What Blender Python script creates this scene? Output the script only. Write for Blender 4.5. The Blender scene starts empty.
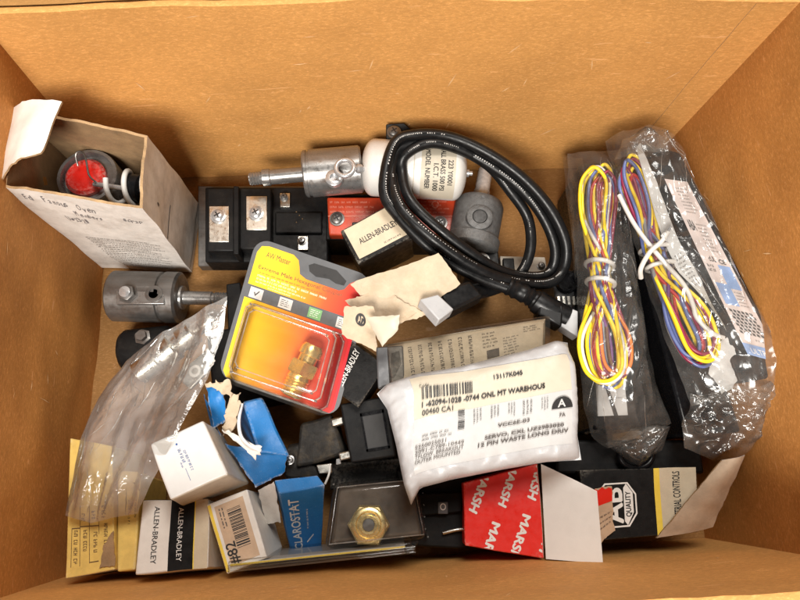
import bpy, bmesh, math, random
from mathutils import Vector, Matrix, noise

scene = bpy.context.scene
COL = scene.collection
scene.unit_settings.scale_length = 0.01          # one unit is one centimetre
random.seed(7)

# ------------------------------------------------------------------ camera
H = 46.0
R3 = Matrix(((0.9987893, 0.03811955, -0.03109399),
             (-0.04529273, 0.95925794, -0.27887771),
             (0.01919646, 0.2799484, 0.9598231)))
cam_d = bpy.data.cameras.new("camera")
cam = bpy.data.objects.new("camera", cam_d)
COL.objects.link(cam)
cam_d.sensor_width = 36.0
cam_d.lens = 27.0
cam_d.clip_start = 1.0
cam_d.clip_end = 2000.0
cam.matrix_world = Matrix.Translation((0, 0, H)) @ R3.to_4x4()
scene.camera = cam

# ------------------------------------------------------------------ light
world = bpy.data.worlds.new("World")
scene.world = world
world.use_nodes = True
bg = world.node_tree.nodes["Background"]
bg.inputs[0].default_value = (1.0, 0.93, 0.85, 1)
bg.inputs[1].default_value = 0.07


def area(name, loc, target, size, power, col):
    d = bpy.data.lights.new(name, 'AREA')
    d.shape = 'DISK'
    d.size = size
    d.energy = power
    d.color = col
    o = bpy.data.objects.new(name, d)
    COL.objects.link(o)
    o.location = loc
    o.rotation_euler = (Vector(target) - Vector(loc)).to_track_quat('-Z', 'Y').to_euler()
    return o


area("key_lamp", (-15, -50, 88), (0, 14, 6), 40, 168000, (1.0, 0.95, 0.88))
area("ceiling_lamp", (14, 58, 118), (0, 2, 6), 50, 125000, (1.0, 0.95, 0.88))

scene.view_settings.view_transform = 'Standard'
scene.view_settings.look = 'None'
scene.view_settings.exposure = 0.0
scene.view_settings.gamma = 1.0
scene.cycles.transparent_max_bounces = 24
scene.cycles.max_bounces = 10


# ------------------------------------------------------------------ helpers
def P(u, v, z):
    """point at height z that the photograph shows at pixel (u, v) of 800 x 600"""
    d = R3 @ Vector((u - 400.0, 300.0 - v, -600.0))
    k = (H - z) / -d.z
    return Vector((d.x * k, d.y * k, z))


def PP(*l):
    return [P(*a) for a in l]


class NT:
    def __init__(self, name):
        self.m = bpy.data.materials.new(name)
        self.m.use_nodes = True
        self.t = self.m.node_tree
        self.t.nodes.clear()
        self.out = self.n('ShaderNodeOutputMaterial')
        self._co = None

    def n(self, typ, **kw):
        nd = self.t.nodes.new(typ)
        for k, val in kw.items():
            if k.startswith('i_'):
                key = k[2:]
                key = int(key) if key.isdigit() else key.replace('_', ' ')
                nd.inputs[key].default_value = val
            else:
                setattr(nd, k, val)
        return nd

    def l(self, a, b):
        self.t.links.new(a, b)

    @property
    def co(self):
        if self._co is None:
            self._co = self.n('ShaderNodeTexCoord')
        return self._co.outputs['Object']

    def noise(self, scale, detail=4, rough=.55, stretch=None, seed=0):
        mp = self.n('ShaderNodeMapping')
        self.l(self.co, mp.inputs[0])
        mp.inputs['Location'].default_value = (seed * 3.1, seed * 1.7, seed * 5.3)
        if stretch:
            mp.inputs['Scale'].default_value = stretch
        nz = self.n('ShaderNodeTexNoise')
        nz.inputs['Scale'].default_value = scale
        nz.inputs['Detail'].default_value = detail
        nz.inputs['Roughness'].default_value = rough
        self.l(mp.outputs[0], nz.inputs['Vector'])
        return nz.outputs['Fac']

    def ramp(self, fac, stops):
        r = self.n('ShaderNodeValToRGB')
        e = r.color_ramp.elements
        e[0].position, e[0].color = stops[0][0], c4(stops[0][1])
        e[1].position, e[1].color = stops[-1][0], c4(stops[-1][1])
        for p, c in stops[1:-1]:
            x = e.new(p)
            x.color = c4(c)
        self.l(fac, r.inputs[0])
        return r.outputs[0]

    def mix(self, fac, a, b):
        m = self.n('ShaderNodeMix', data_type='RGBA')
        for sock, val in ((m.inputs[0], fac), (m.inputs[6], a), (m.inputs[7], b)):
            if hasattr(val, 'is_linked'):
                self.l(val, sock)
            elif isinstance(val, (int, float)):
                sock.default_value = val
            else:
                sock.default_value = c4(val)
        return m.outputs[2]


def c4(c):
    if isinstance(c, (int, float)):
        return (c, c, c, 1)
    return tuple(c) if len(c) == 4 else (c[0], c[1], c[2], 1)


def pmat(name, col, rough=.5, metal=0, var=.12, vscale=1.2, dirt=0.0, dirtcol=(.12, .09, .06), bump=.15, bscale=9,
         spec=.5, stretch=None, coat=0, speck=0.0, speckcol=(.7, .65, .55), seed=0, wear=0.0, wearcol=(.6, .5, .38),
         rvar=.12):
    """painted / printed / moulded surface with uneven tone, grime and fine relief"""
    t = NT(name)
    b = t.n('ShaderNodeBsdfPrincipled')
    t.l(b.outputs[0], t.out.inputs[0])
    n1 = t.noise(vscale, 5, .6, stretch, seed)
    lo = tuple(max(0, x * (1 - var)) for x in col[:3])
    hi = tuple(min(1, x * (1 + var)) for x in col[:3])
    c = t.ramp(n1, [(.3, lo), (.7, hi)])
    if dirt > 0:
        d = t.noise(.7, 7, .68, None, seed + 3)
        f = t.ramp(d, [(.48, 0), (.78, dirt)])
        c = t.mix(f, c, dirtcol)
    if speck > 0:
        d = t.noise(14, 3, .7, None, seed + 5)
        f = t.ramp(d, [(.66, 0), (.72, speck)])
        c = t.mix(f, c, speckcol)
    if wear > 0:
        g = t.n('ShaderNodeNewGeometry')
        d = t.noise(6, 3, .6, None, seed + 9)
        mm = t.n('ShaderNodeMath', operation='MULTIPLY')
        r1 = t.ramp(g.outputs['Pointiness'], [(.53, 0), (.6, 1)])
        r2 = t.ramp(d, [(.4, 0), (.6, wear)])
        t.l(r1, mm.inputs[0])
        t.l(r2, mm.inputs[1])
        c = t.mix(mm.outputs[0], c, wearcol)
    t.l(c, b.inputs['Base Color'])
    b.inputs['Metallic'].default_value = metal
    b.inputs['Specular IOR Level'].default_value = spec
    if coat:
        b.inputs['Coat Weight'].default_value = coat
        b.inputs['Coat Roughness'].default_value = .12
    r = t.noise(2.5, 4, .6, None, seed + 1)
    rr = t.ramp(r, [(.3, max(.02, rough - rvar)), (.7, min(1, rough + rvar))])
    t.l(rr, b.inputs['Roughness'])
    if bump:
        bn = t.noise(bscale, 5, .6, stretch, seed + 2)
        bp = t.n('ShaderNodeBump')
        bp.inputs['Strength'].default_value = bump
        bp.inputs['Distance'].default_value = .1
        t.l(bn, bp.inputs['Height'])
        t.l(bp.outputs[0], b.inputs['Normal'])
    return t.m


def cardboard(name, col, axis='x', seed=0):
    """kraft liner: fibres, faint flutes, scuffs and small pale scratches"""
    t = NT(name)
    b = t.n('ShaderNodeBsdfPrincipled')
    t.l(b.outputs[0], t.out.inputs[0])
    st = (.35, 1, 1) if axis == 'x' else (1, .35, 1)
    n1 = t.noise(.12, 4, .6, None, seed)
    n2 = t.noise(6.5, 5, .75, st, seed + 1)
    d = tuple(x * .86 for x in col)
    h = tuple(min(1, x * 1.1) for x in col)
    c = t.ramp(n1, [(.3, d), (.7, h)])
    f = t.ramp(n2, [(.36, 0), (.66, .5)])
    c = t.mix(f, c, tuple(x * .66 for x in col))
    n4 = t.noise(9, 4, .85, st, seed + 8)
    f = t.ramp(n4, [(.5, 0), (.66, .5)])
    c = t.mix(f, c, tuple(min(1, x * 1.5 + .04) for x in col))
    n3 = t.noise(.9, 6, .7, (1, 1, 2.8) if axis == 'x' else (1, 1, 2.2), seed + 4)
    f = t.ramp(n3, [(.64, 0), (.68, .5)])
    c = t.mix(f, c, tuple(min(1, x * 1.35 + .08) for x in col))
    n6 = t.noise(.55, 3, .5, (.5, 1, 5) if axis == 'x' else (1, .5, 5), seed + 11)
    f = t.ramp(n6, [(.71, 0), (.73, .45)])
    c = t.mix(f, c, tuple(min(1, x * 1.3 + .12) for x in col))
    n5 = t.noise(.5, 6, .7, None, seed + 6)
    f = t.ramp(n5, [(.62, 0), (.8, .3)])
    c = t.mix(f, c, tuple(x * .45 for x in col))
    t.l(c, b.inputs['Base Color'])
    b.inputs['Roughness'].default_value = .72
    b.inputs['Specular IOR Level'].default_value = .3
    wv = t.n('ShaderNodeTexWave')
    wv.bands_direction = 'X' if axis == 'x' else 'Y'
    wv.inputs['Scale'].default_value = .55
    wv.inputs['Distortion'].default_value = .6
    t.l(t.co, wv.inputs['Vector'])
    ad = t.n('ShaderNodeMath', operation='MULTIPLY_ADD')
    t.l(wv.outputs['Fac'], ad.inputs[0])
    ad.inputs[1].default_value = .12
    t.l(n2, ad.inputs[2])
    bp = t.n('ShaderNodeBump')
    bp.inputs['Strength'].default_value = .22
    bp.inputs['Distance'].default_value = .08
    t.l(ad.outputs[0], bp.inputs['Height'])
    t.l(bp.outputs[0], b.inputs['Normal'])
    return t.m


def film(name, tint=(.95, .95, .94), haze=.07, gloss=.10, rough=.12, crease=.5, cscale=1.4, seed=0, hazecol=(.8, .78, .75), fres=.6, facet=.5):
    """thin clear plastic: mostly see-through, a little milky, bright at grazing angles and creases"""
    t = NT(name)
    tr = t.n('ShaderNodeBsdfTransparent')
    tr.inputs[0].default_value = c4(tint)
    df = t.n('ShaderNodeBsdfDiffuse')
    df.inputs[0].default_value = c4(hazecol)
    gl = t.n('ShaderNodeBsdfGlossy')
    gl.inputs['Roughness'].default_value = rough
    bp = t.n('ShaderNodeBump')
    bp.inputs['Strength'].default_value = crease
    bp.inputs['Distance'].default_value = .35
    vo = t.n('ShaderNodeTexVoronoi')
    vo.feature = 'DISTANCE_TO_EDGE'
    vo.inputs['Scale'].default_value = cscale
    dn = t.n('ShaderNodeTexNoise')
    dn.inputs['Scale'].default_value = 1.1
    dn.inputs['Detail'].default_value = 4
    t.l(t.co, dn.inputs['Vector'])
    mx = t.n('ShaderNodeMixRGB')
    mx.inputs[0].default_value = .55
    t.l(t.co, mx.inputs[1])
    sc = t.n('ShaderNodeVectorMath', operation='SCALE')
    sc.inputs['Scale'].default_value = 7.0
    t.l(dn.outputs['Color'], sc.inputs[0])
    t.l(sc.outputs[0], mx.inputs[2])
    t.l(mx.outputs[0], vo.inputs['Vector'])
    ri = t.noise(cscale * 1.1, 2, .45, None, seed)
    if crease < .1:
        vo.inputs['Scale'].default_value = .01
    cr = t.ramp(vo.outputs['Distance'], [(0, 0), (.09, .22)])
    ad = t.n('ShaderNodeMath', operation='ADD')
    t.l(cr, ad.inputs[0])
    t.l(ri, ad.inputs[1])
    t.l(ad.outputs[0], bp.inputs['Height'])
    nrm_out = bp.outputs[0]
    if crease >= .1:
        vc = t.n('ShaderNodeTexVoronoi')
        vc.inputs['Scale'].default_value = cscale * 1.5
        mp2 = t.n('ShaderNodeMapping')
        mp2.inputs['Scale'].default_value = (1.3, .55, 1)
        mp2.inputs['Rotation'].default_value = (0, 0, .5)
        t.l(mx.outputs[0], mp2.inputs[0])
        t.l(mp2.outputs[0], vc.inputs['Vector'])
        sb = t.n('ShaderNodeVectorMath', operation='SUBTRACT')
        t.l(vc.outputs['Color'], sb.inputs[0])
        sb.inputs[1].default_value = (.5, .5, .5)
        s2_ = t.n('ShaderNodeVectorMath', operation='SCALE')
        s2_.inputs['Scale'].default_value = facet
        t.l(sb.outputs[0], s2_.inputs[0])
        a2_ = t.n('ShaderNodeVectorMath', operation='ADD')
        t.l(bp.outputs[0], a2_.inputs[0])
        t.l(s2_.outputs[0], a2_.inputs[1])
        n2_ = t.n('ShaderNodeVectorMath', operation='NORMALIZE')
        t.l(a2_.outputs[0], n2_.inputs[0])
        nrm_out = n2_.outputs[0]
    t.l(nrm_out, gl.inputs['Normal'])
    t.l(bp.outputs[0], df.inputs['Normal'])
    m1 = t.n('ShaderNodeMixShader')
    hz = t.ramp(t.noise(cscale * .8, 6, .65, None, seed + 2), [(.35, haze * .4), (.75, min(1, haze * 2.2))])
    t.l(hz, m1.inputs[0])
    t.l(tr.outputs[0], m1.inputs[1])
    t.l(df.outputs[0], m1.inputs[2])
    lw = t.n('ShaderNodeLayerWeight')
    lw.inputs['Blend'].default_value = .25
    t.l(bp.outputs[0], lw.inputs['Normal'])
    ma = t.n('ShaderNodeMath', operation='MULTIPLY_ADD')
    t.l(lw.outputs['Fresnel'], ma.inputs[0])
    ma.inputs[1].default_value = fres
    ma.inputs[2].default_value = gloss
    ma.use_clamp = True
    m2 = t.n('ShaderNodeMixShader')
    t.l(ma.outputs[0], m2.inputs[0])
    t.l(m1.outputs[0], m2.inputs[1])
    t.l(gl.outputs[0], m2.inputs[2])
    t.l(m2.outputs[0], t.out.inputs[0])
    return t.m


def warp(amp, freq, seed=0):
    off = Vector((seed * 7.3, seed * 2.1, seed * 4.7))

    def D(p):
        q = (p + off) * freq
        return p + Vector((noise.noise(q), noise.noise(q + Vector((31, 7, 3))), noise.noise(q + Vector((5, 53, 17))))) * amp
    return D


def root_of(o):
    while o.parent:
        o = o.parent
    return o


class MB:
    """collects geometry and links it as ONE mesh object"""

    def __init__(self):
        self.v, self.f, self.mi, self.uv, self.mats = [], [], [], {}, []

    def m(self, mat):
        if mat not in self.mats:
            self.mats.append(mat)
        return self.mats.index(mat)

    def poly(self, pts, mat):
        b = len(self.v)
        self.v += [Vector(p) for p in pts]
        self.f.append(list(range(b, b + len(pts))))
        self.mi.append(self.m(mat))

    def grid(self, fn, nu, nv, mat, uv=False, flip=False):
        b = len(self.v)
        for j in range(nv + 1):
            for i in range(nu + 1):
                s, t = i / nu, j / nv
                if uv:
                    self.uv[len(self.v)] = (s, 1 - t)
                self.v.append(Vector(fn(s, t)))
        k = self.m(mat)
        for j in range(nv):
            for i in range(nu):
                a = b + j * (nu + 1) + i
                q = [a, a + nu + 1, a + nu + 2, a + 1]
                self.f.append(q[::-1] if flip else q)
                self.mi.append(k)

    def tube(self, pts, r, mat, seg=8, closed=False, sub=5, cap=True, rfn=None):
        pts = [Vector(p) for p in pts]
        n = len(pts)
        path = []
        rng = range(n if closed else n - 1)
        for i in rng:
            if closed:
                a, b_, c, d = pts[(i - 1) % n], pts[i], pts[(i + 1) % n], pts[(i + 2) % n]
            else:
                a, b_, c, d = pts[max(i - 1, 0)], pts[i], pts[i + 1], pts[min(i + 2, n - 1)]
            for k in range(sub):
                t = k / sub
                path.append(.5 * ((2 * b_) + (c - a) * t + (2 * a - 5 * b_ + 4 * c - d) * t * t + (3 * b_ - a - 3 * c + d) * t ** 3))
        if not closed:
            path.append(pts[-1])
        m = len(path)
        base = len(self.v)
        k = self.m(mat)
        nrm = None
        for i, p in enumerate(path):
            if closed:
                tg = path[(i + 1) % m] - path[i - 1]
            else:
                tg = path[min(i + 1, m - 1)] - path[max(i - 1, 0)]
            tg = tg.normalized() if tg.length > 1e-6 else Vector((1, 0, 0))
            if nrm is None:
                nrm = tg.orthogonal().normalized()
            nrm = (nrm - tg * nrm.dot(tg))
            nrm = nrm.normalized() if nrm.length > 1e-6 else tg.orthogonal().normalized()
            bn = tg.cross(nrm)
            rr = r * (rfn(i / max(1, m - 1)) if rfn else 1)
            for j in range(seg):
                a = 2 * math.pi * j / seg
                self.v.append(p + (nrm * math.cos(a) + bn * math.sin(a)) * rr)
        for i in range(m if closed else m - 1):
            i2 = (i + 1) % m
            for j in range(seg):
                j2 = (j + 1) % seg
                self.f.append([base + i * seg + j, base + i * seg + j2, base + i2 * seg + j2, base + i2 * seg + j])
                self.mi.append(k)
        if cap and not closed:
            self.f.append([base + j for j in range(seg)][::-1])
            self.f.append([base + (m - 1) * seg + j for j in range(seg)])
            self.mi += [k, k]

    def lathe(self, p0, p1, prof, mat, seg=28, phase=0.0):
        """prof: (distance along p0->p1, radius)"""
        p0, p1 = Vector(p0), Vector(p1)
        ax = (p1 - p0).normalized()
        u = ax.orthogonal().normalized()
        w = ax.cross(u)
        base = len(self.v)
        k = self.m(mat)
        for h, r in prof:
            for j in range(seg):
                a = 2 * math.pi * j / seg + phase
                self.v.append(p0 + ax * h + (u * math.cos(a) + w * math.sin(a)) * max(r, 1e-4))
        for i in range(len(prof) - 1):
            for j in range(seg):
                j2 = (j + 1) % seg
                self.f.append([base + i * seg + j, base + i * seg + j2, base + (i + 1) * seg + j2, base + (i + 1) * seg + j])
                self.mi.append(k)
        self.f.append([base + j for j in range(seg)][::-1])
        self.f.append([base + (len(prof) - 1) * seg + j for j in range(seg)])
        self.mi += [k, k]

    def slab(self, pts, th, mat, edge=None, curl=None):
        """flat polygon (corner points, top side) with a thickness downwards"""
        pts = [Vector(p) for p in pts]
        n = Vector((0, 0, 0))
        for i in range(len(pts)):
            a, b = pts[i], pts[(i + 1) % len(pts)]
            n += a.cross(b)
        n.normalize()
        if n.z < 0:
            n = -n
        lo = [p - n * th for p in pts]
        self.poly(pts, mat)
        self.poly(lo[::-1], mat)
        for i in range(len(pts)):
            j = (i + 1) % len(pts)
            self.poly([pts[i], lo[i], lo[j], pts[j]], edge or mat)

    def build(self, name, parent=None, smooth=None, bevel=0, bseg=2, weld=True, origin=None):
        me = bpy.data.meshes.new(name)
        if parent:
            o0 = root_of(parent).location.copy()
        elif origin is not None:
            o0 = Vector(origin)
        else:
            xs = [p.x for p in self.v]
            ys = [p.y for p in self.v]
            o0 = Vector(((min(xs) + max(xs)) / 2, (min(ys) + max(ys)) / 2, min(p.z for p in self.v)))
        me.from_pydata([tuple(p - o0) for p in self.v], [], self.f)
        for m in self.mats:
            me.materials.append(m)
        me.polygons.foreach_set('material_index', self.mi)
        if self.uv:
            ul = me.uv_layers.new(name='UVMap')
            for lp in me.loops:
                ul.data[lp.index].uv = self.uv.get(lp.vertex_index, (0, 0))
        bm = bmesh.new()
        bm.from_mesh(me)
        if weld:
            bmesh.ops.remove_doubles(bm, verts=bm.verts, dist=.0008)
            bmesh.ops.recalc_face_normals(bm, faces=bm.faces)
        bm.to_mesh(me)
        bm.free()
        o = bpy.data.objects.new(name, me)
        COL.objects.link(o)
        if parent:
            o.parent = parent
        else:
            o.location = o0
        if bevel:
            md = o.modifiers.new('bevel', 'BEVEL')
            md.width = bevel
            md.segments = bseg
            md.limit_method = 'ANGLE'
            md.angle_limit = math.radians(38)
        if smooth is not None:
            me.polygons.foreach_set('use_smooth', [True] * len(me.polygons))
            if smooth < 179:
                me.set_sharp_from_angle(angle=math.radians(smooth))
        return o


def tag(o, label, cat, group=None):
    o['label'] = label
    o['category'] = cat
    if group:
        o['group'] = group
    return o


def thing(name, label, cat, base, group=None):
    o = bpy.data.objects.new(name, None)
    COL.objects.link(o)
    o.location = Vector(base)
    o.empty_display_size = 1
    return tag(o, label, cat, group)


def lerp(a, b, t):
    return a + (b - a) * t


class Hexa:
    """a six sided body; corners A B C D go round the upper face as the photo shows it (back left, back right, front right, front left)"""

    def __init__(self, top, depth=None, zb=None, bottom=None, D=None):
        self.A, self.B, self.C, self.Dd = [Vector(p) for p in top]
        n = (self.Dd - self.A).cross(self.B - self.A).normalized()
        n2 = (self.Dd - self.C).cross(self.B - self.C).normalized()
        n = (n - n2).normalized() if n.dot(n2) < 0 else n
        self.n = n
        if bottom:
            self.a, self.b, self.c, self.d = [Vector(p) for p in bottom]
        elif zb is not None:
            self.a, self.b, self.c, self.d = [Vector((p.x, p.y, zb)) for p in (self.A, self.B, self.C, self.Dd)]
        else:
            self.a, self.b, self.c, self.d = [p - n * depth for p in (self.A, self.B, self.C, self.Dd)]
        self.warp = D or (lambda p: p)

    def quad(self, nm):
        A, B, C, D, a, b, c, d = self.A, self.B, self.C, self.Dd, self.a, self.b, self.c, self.d
        return {'top': (A, B, C, D), 'front': (D, C, c, d), 'right': (C, B, b, c), 'left': (A, D, d, a),
                'back': (B, A, a, b), 'bottom': (d, c, b, a)}[nm]

    def face(self, nm):
        q = self.quad(nm)
        n = (q[3] - q[0]).cross(q[1] - q[0]).normalized()

        def fn(s, t, off=0.0):
            p = lerp(lerp(q[0], q[1], s), lerp(q[3], q[2], s), t)
            return self.warp(p) + n * off
        fn.w = ((q[1] - q[0]).length + (q[2] - q[3]).length) / 2
        fn.h = ((q[3] - q[0]).length + (q[2] - q[1]).length) / 2
        return fn

    def base(self):
        c = (self.a + self.b + self.c + self.d) / 4
        return Vector((c.x, c.y, min(self.a.z, self.b.z, self.c.z, self.d.z)))

    def mesh(self, mats, n=8, skip=(), mb=None):
        mb = mb or MB()
        if not isinstance(mats, dict):
            mats = {'*': mats}
        for nm in ('top', 'front', 'right', 'left', 'back', 'bottom'):
            if nm in skip:
                continue
            mb.grid(self.face(nm), n, n, mats.get(nm, mats.get('*')))
        return mb


def sub(fn, s0, t0, s1, t1):
    def g(s, t, off=0.0):
        return fn(s0 + (s1 - s0) * s, t0 + (t1 - t0) * t, off)
    g.w = fn.w * abs(s1 - s0)
    g.h = fn.h * abs(t1 - t0)
    return g


_tc = {}


def text_mesh(txt, bold):
    key = (txt, bold)
    if key in _tc:
        return _tc[key]
    cu = bpy.data.curves.new('glyphs', 'FONT')
    cu.body = txt
    cu.resolution_u = 3
    cu.offset = 0.0
    cu.align_x = 'LEFT'
    o = bpy.data.objects.new('glyphs', cu)
    COL.objects.link(o)
    bpy.context.view_layer.update()
    dg = bpy.context.evaluated_depsgraph_get()
    me = bpy.data.meshes.new_from_object(o.evaluated_get(dg))
    vs = [v.co.copy() for v in me.vertices]
    fs = [list(p.vertices) for p in me.polygons]
    bpy.data.objects.remove(o)
    bpy.data.curves.remove(cu)
    bpy.data.meshes.remove(me)
    x0, x1 = min(v.x for v in vs), max(v.x for v in vs)
    y0, y1 = min(v.y for v in vs), max(v.y for v in vs)
    vs = [((v.x - x0) / (x1 - x0), (v.y - y0) / (y1 - y0)) for v in vs]
    _tc[key] = (vs, fs, (x1 - x0) / (y1 - y0))
    return _tc[key]


class Print:
    """ink on a face: letters, rules, bars and solid areas a hair above the surface"""

    def __init__(self, fn, mat, off=.014):
        self.fn, self.mat, self.off, self.mb = fn, mat, off, MB()

    def _glyphs(self, txt, fmap, bold, clip=None):
        vs, fs, asp = text_mesh(txt, 0)
        k = self.mb.m(self.mat)
        hw = 1.0 / asp
        for n_, (ox, oy) in enumerate(((0, 0),) if not bold else ((-bold * hw, 0), (bold * hw, 0), (0, bold), (0, -bold))):
            st = [fmap(x + ox, y + oy) for x, y in vs]
            ff_ = fs
            if clip:
                bm = bmesh.new()
                bv = [bm.verts.new((a, b, 0)) for a, b in st]
                for f in fs:
                    try:
                        bm.faces.new([bv[i] for i in f])
                    except ValueError:
                        pass
                for co, no in (((clip[0], 0, 0), (-1, 0, 0)), ((clip[2], 0, 0), (1, 0, 0)), ((0, clip[1], 0), (0, -1, 0)), ((0, clip[3], 0), (0, 1, 0))):
                    bmesh.ops.bisect_plane(bm, geom=bm.verts[:] + bm.edges[:] + bm.faces[:], plane_co=co, plane_no=no, clear_outer=True)
                bm.verts.index_update()
                st = [(v.co.x, v.co.y) for v in bm.verts]
                ff_ = [[v.index for v in f.verts] for f in bm.faces]
                bm.free()
            b = len(self.mb.v)
            for s, t in st:
                self.mb.v.append(self.fn(s, t, self.off + .0015 * n_))
            for f in ff_:
                self.mb.f.append([b + i for i in f])
                self.mb.mi.append(k)
        return self

    def text(self, txt, s0, t0, s1, t1, rot=0, bold=.0):
        """reads: 0 along s, 90 downwards, 270 upwards"""
        def fm(x, y):
            if rot == 0:
                a, b = x, 1 - y
            elif rot == 90:
                a, b = y, x
            else:
                a, b = 1 - y, 1 - x
            return s0 + (s1 - s0) * a, t0 + (t1 - t0) * b
        return self._glyphs(txt, fm, bold)

    def textf(self, txt, org, dx, dy, bold=0.0, clip=None):
        """letters laid along the face vectors dx (baseline) and dy (up), both in s,t"""
        return self._glyphs(txt, lambda x, y: (org[0] + dx[0] * x + dy[0] * y, org[1] + dx[1] * x + dy[1] * y), bold, clip)

    def rect(self, s0, t0, s1, t1, n=4):
        g = lambda s, t: self.fn(s0 + (s1 - s0) * s, t0 + (t1 - t0) * t, self.off)
        self.mb.grid(g, n, n, self.mat)
        return self

    def poly(self, pts):
        self.mb.poly([self.fn(s, t, self.off) for s, t in pts], self.mat)
        return self

    def disc(self, s, t, rs, rt, n=24):
        return self.poly([(s + rs * math.cos(i * 2 * math.pi / n), t + rt * math.sin(i * 2 * math.pi / n)) for i in range(n)])

    def ring(self, pts, w):
        """closed outline through s,t points"""
        c = (sum(p[0] for p in pts) / len(pts), sum(p[1] for p in pts) / len(pts))
        inn = [(c[0] + (p[0] - c[0]) * (1 - w), c[1] + (p[1] - c[1]) * (1 - w)) for p in pts]
        for i in range(len(pts)):
            j = (i + 1) % len(pts)
            self.poly([pts[i], pts[j], inn[j], inn[i]])
        return self

    def lines(self, s0, t0, s1, t1, n, rot=0, fill=.5, seed=0, word=.07):
        """rows of unreadably small print"""
        r = random.Random(seed)
        for i in range(n):
            c0 = (i + .5 - fill / 2) / n
            c1 = (i + .5 + fill / 2) / n
            x = 0
            end = r.uniform(.7, 1)
            while x < end:
                w = r.uniform(.35, 1.5) * word
                a, b = x, min(end, x + w)
                x = b + word * .28
                if b - a < .01:
                    continue
                if rot == 0:
                    hcm = self.fn.h * abs(t1 - t0) * (c1 - c0)
                    wcm = self.fn.w * abs(s1 - s0) * (b - a)
                else:
                    hcm = self.fn.w * abs(s1 - s0) * (c1 - c0)
                    wcm = self.fn.h * abs(t1 - t0) * (b - a)
                nl = max(1, int(round(wcm / (.66 * hcm)))) if hcm > .07 else 1
                cells = []
                if nl == 1 and hcm <= .07:
                    cells.append((a, c0, b, c1))
                else:
                    for q_ in range(nl):
                        x0 = a + (b - a) * q_ / nl
                        lw_ = (b - a) / nl * .78
                        st_ = lw_ * .3
                        k_ = r.random()
                        cells.append((x0, c0, x0 + st_, c1))
                        if k_ < .6:
                            cells.append((x0 + lw_ - st_, c0 if k_ < .4 else lerp(c0, c1, .45), x0 + lw_, c1 if k_ > .15 else lerp(c0, c1, .55)))
                        y_ = r.choice((0, .4, .8))
                        cells.append((x0 + st_, lerp(c0, c1, y_), x0 + lw_ - st_ * (k_ < .6), lerp(c0, c1, y_ + .2)))
                        if k_ > .5:
                            cells.append((x0 + st_, lerp(c0, c1, .8 if y_ < .5 else 0), x0 + lw_ * .9, lerp(c0, c1, 1 if y_ < .5 else .2)))
                for (xa, ya, xb, yb) in cells:
                    if rot == 0:
                        q = (s0 + (s1 - s0) * xa, t0 + (t1 - t0) * ya, s0 + (s1 - s0) * xb, t0 + (t1 - t0) * yb)
                    else:
                        q = (s1 + (s0 - s1) * ya, t0 + (t1 - t0) * xa, s1 + (s0 - s1) * yb, t0 + (t1 - t0) * xb)
                    self.rect(*q, n=1)
        return self

    def bars(self, s0, t0, s1, t1, n, rot=0, seed=0):
        r = random.Random(seed)
        w = [r.choice((1, 1, 2, 3)) for _ in range(2 * n)]
        tot = sum(w)
        x = 0
        for i, k in enumerate(w):
            a, b = x / tot, (x + k) / tot
            x += k
            if i % 2 == 0:
                if rot == 0:
                    self.rect(s0 + (s1 - s0) * a, t0, s0 + (s1 - s0) * b, t1, n=1)
                else:
                    self.rect(s0, t0 + (t1 - t0) * a, s1, t0 + (t1 - t0) * b, n=1)
        return self

    def scribble(self, s0, t0, s1, t1, seed=0, amp=.6, w=.04):
        """a line of handwriting"""
        r = random.Random(seed)
        pts = []
        L_ = self.fn.w * abs(s1 - s0)
        n = int(max(14, L_ * 22))
        hgt = .5
        for i in range(n):
            x = i / (n - 1)
            ph = 2 * math.pi * L_ * 2.1 * x
            if i % 7 == 0:
                hgt = r.choice((.3, .35, .5, .9)) * amp
            y = .5 + hgt * math.sin(ph)
            x += .25 / max(1, L_ * 6) * math.cos(ph * 1.0)
            pts.append((s0 + (s1 - s0) * x, t0 + (t1 - t0) * y))
        gap = 0
        for i in range(len(pts) - 1):
            if gap == 0 and r.random() < .05:
                gap = 2
            if gap:
                gap -= 1
                continue
            a, b = pts[i], pts[i + 1]
            d = ((b[0] - a[0]) * self.fn.w, (b[1] - a[1]) * self.fn.h)
            L = math.hypot(*d) or 1
            ox, oy = -d[1] / L * w / 2 / self.fn.w, d[0] / L * w / 2 / self.fn.h
            self.poly([(a[0] + ox, a[1] + oy), (a[0] - ox, a[1] - oy), (b[0] - ox, b[1] - oy), (b[0] + ox, b[1] + oy)])
        return self

    def build(self, name, parent):
        return self.mb.build(name, parent, weld=False)


def polyline(pts):
    L = [0]
    for i in range(1, len(pts)):
        L.append(L[-1] + (pts[i] - pts[i - 1]).length)

    def f(t):
        x = t * L[-1]
        for i in range(1, len(pts)):
            if x <= L[i] + 1e-9:
                k = (x - L[i - 1]) / max(1e-9, L[i] - L[i - 1])
                return lerp(pts[i - 1], pts[i], k)
        return pts[-1].copy()
    return f


def coons(top, right, bottom, left):
    """top: left->right, right: top->bottom, bottom: left->right, left: top->bottom"""
    T, Rr, B, L = polyline(top), polyline(right), polyline(bottom), polyline(left)

    def fn(s, t):
        lc = lerp(T(s), B(s), t)
        ld = lerp(L(t), Rr(t), s)
        bl = lerp(lerp(top[0], top[-1], s), lerp(bottom[0], bottom[-1], s), t)
        return lc + ld - bl
    return fn


def ridge(p, f, oct=4):
    a, s, tot = 1.0, 0.0, 0.0
    for i in range(oct):
        s += a * (1 - abs(noise.noise(p * f)) * 2)
        tot += a
        a *= .5
        f *= 2.1
    return s / tot


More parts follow.
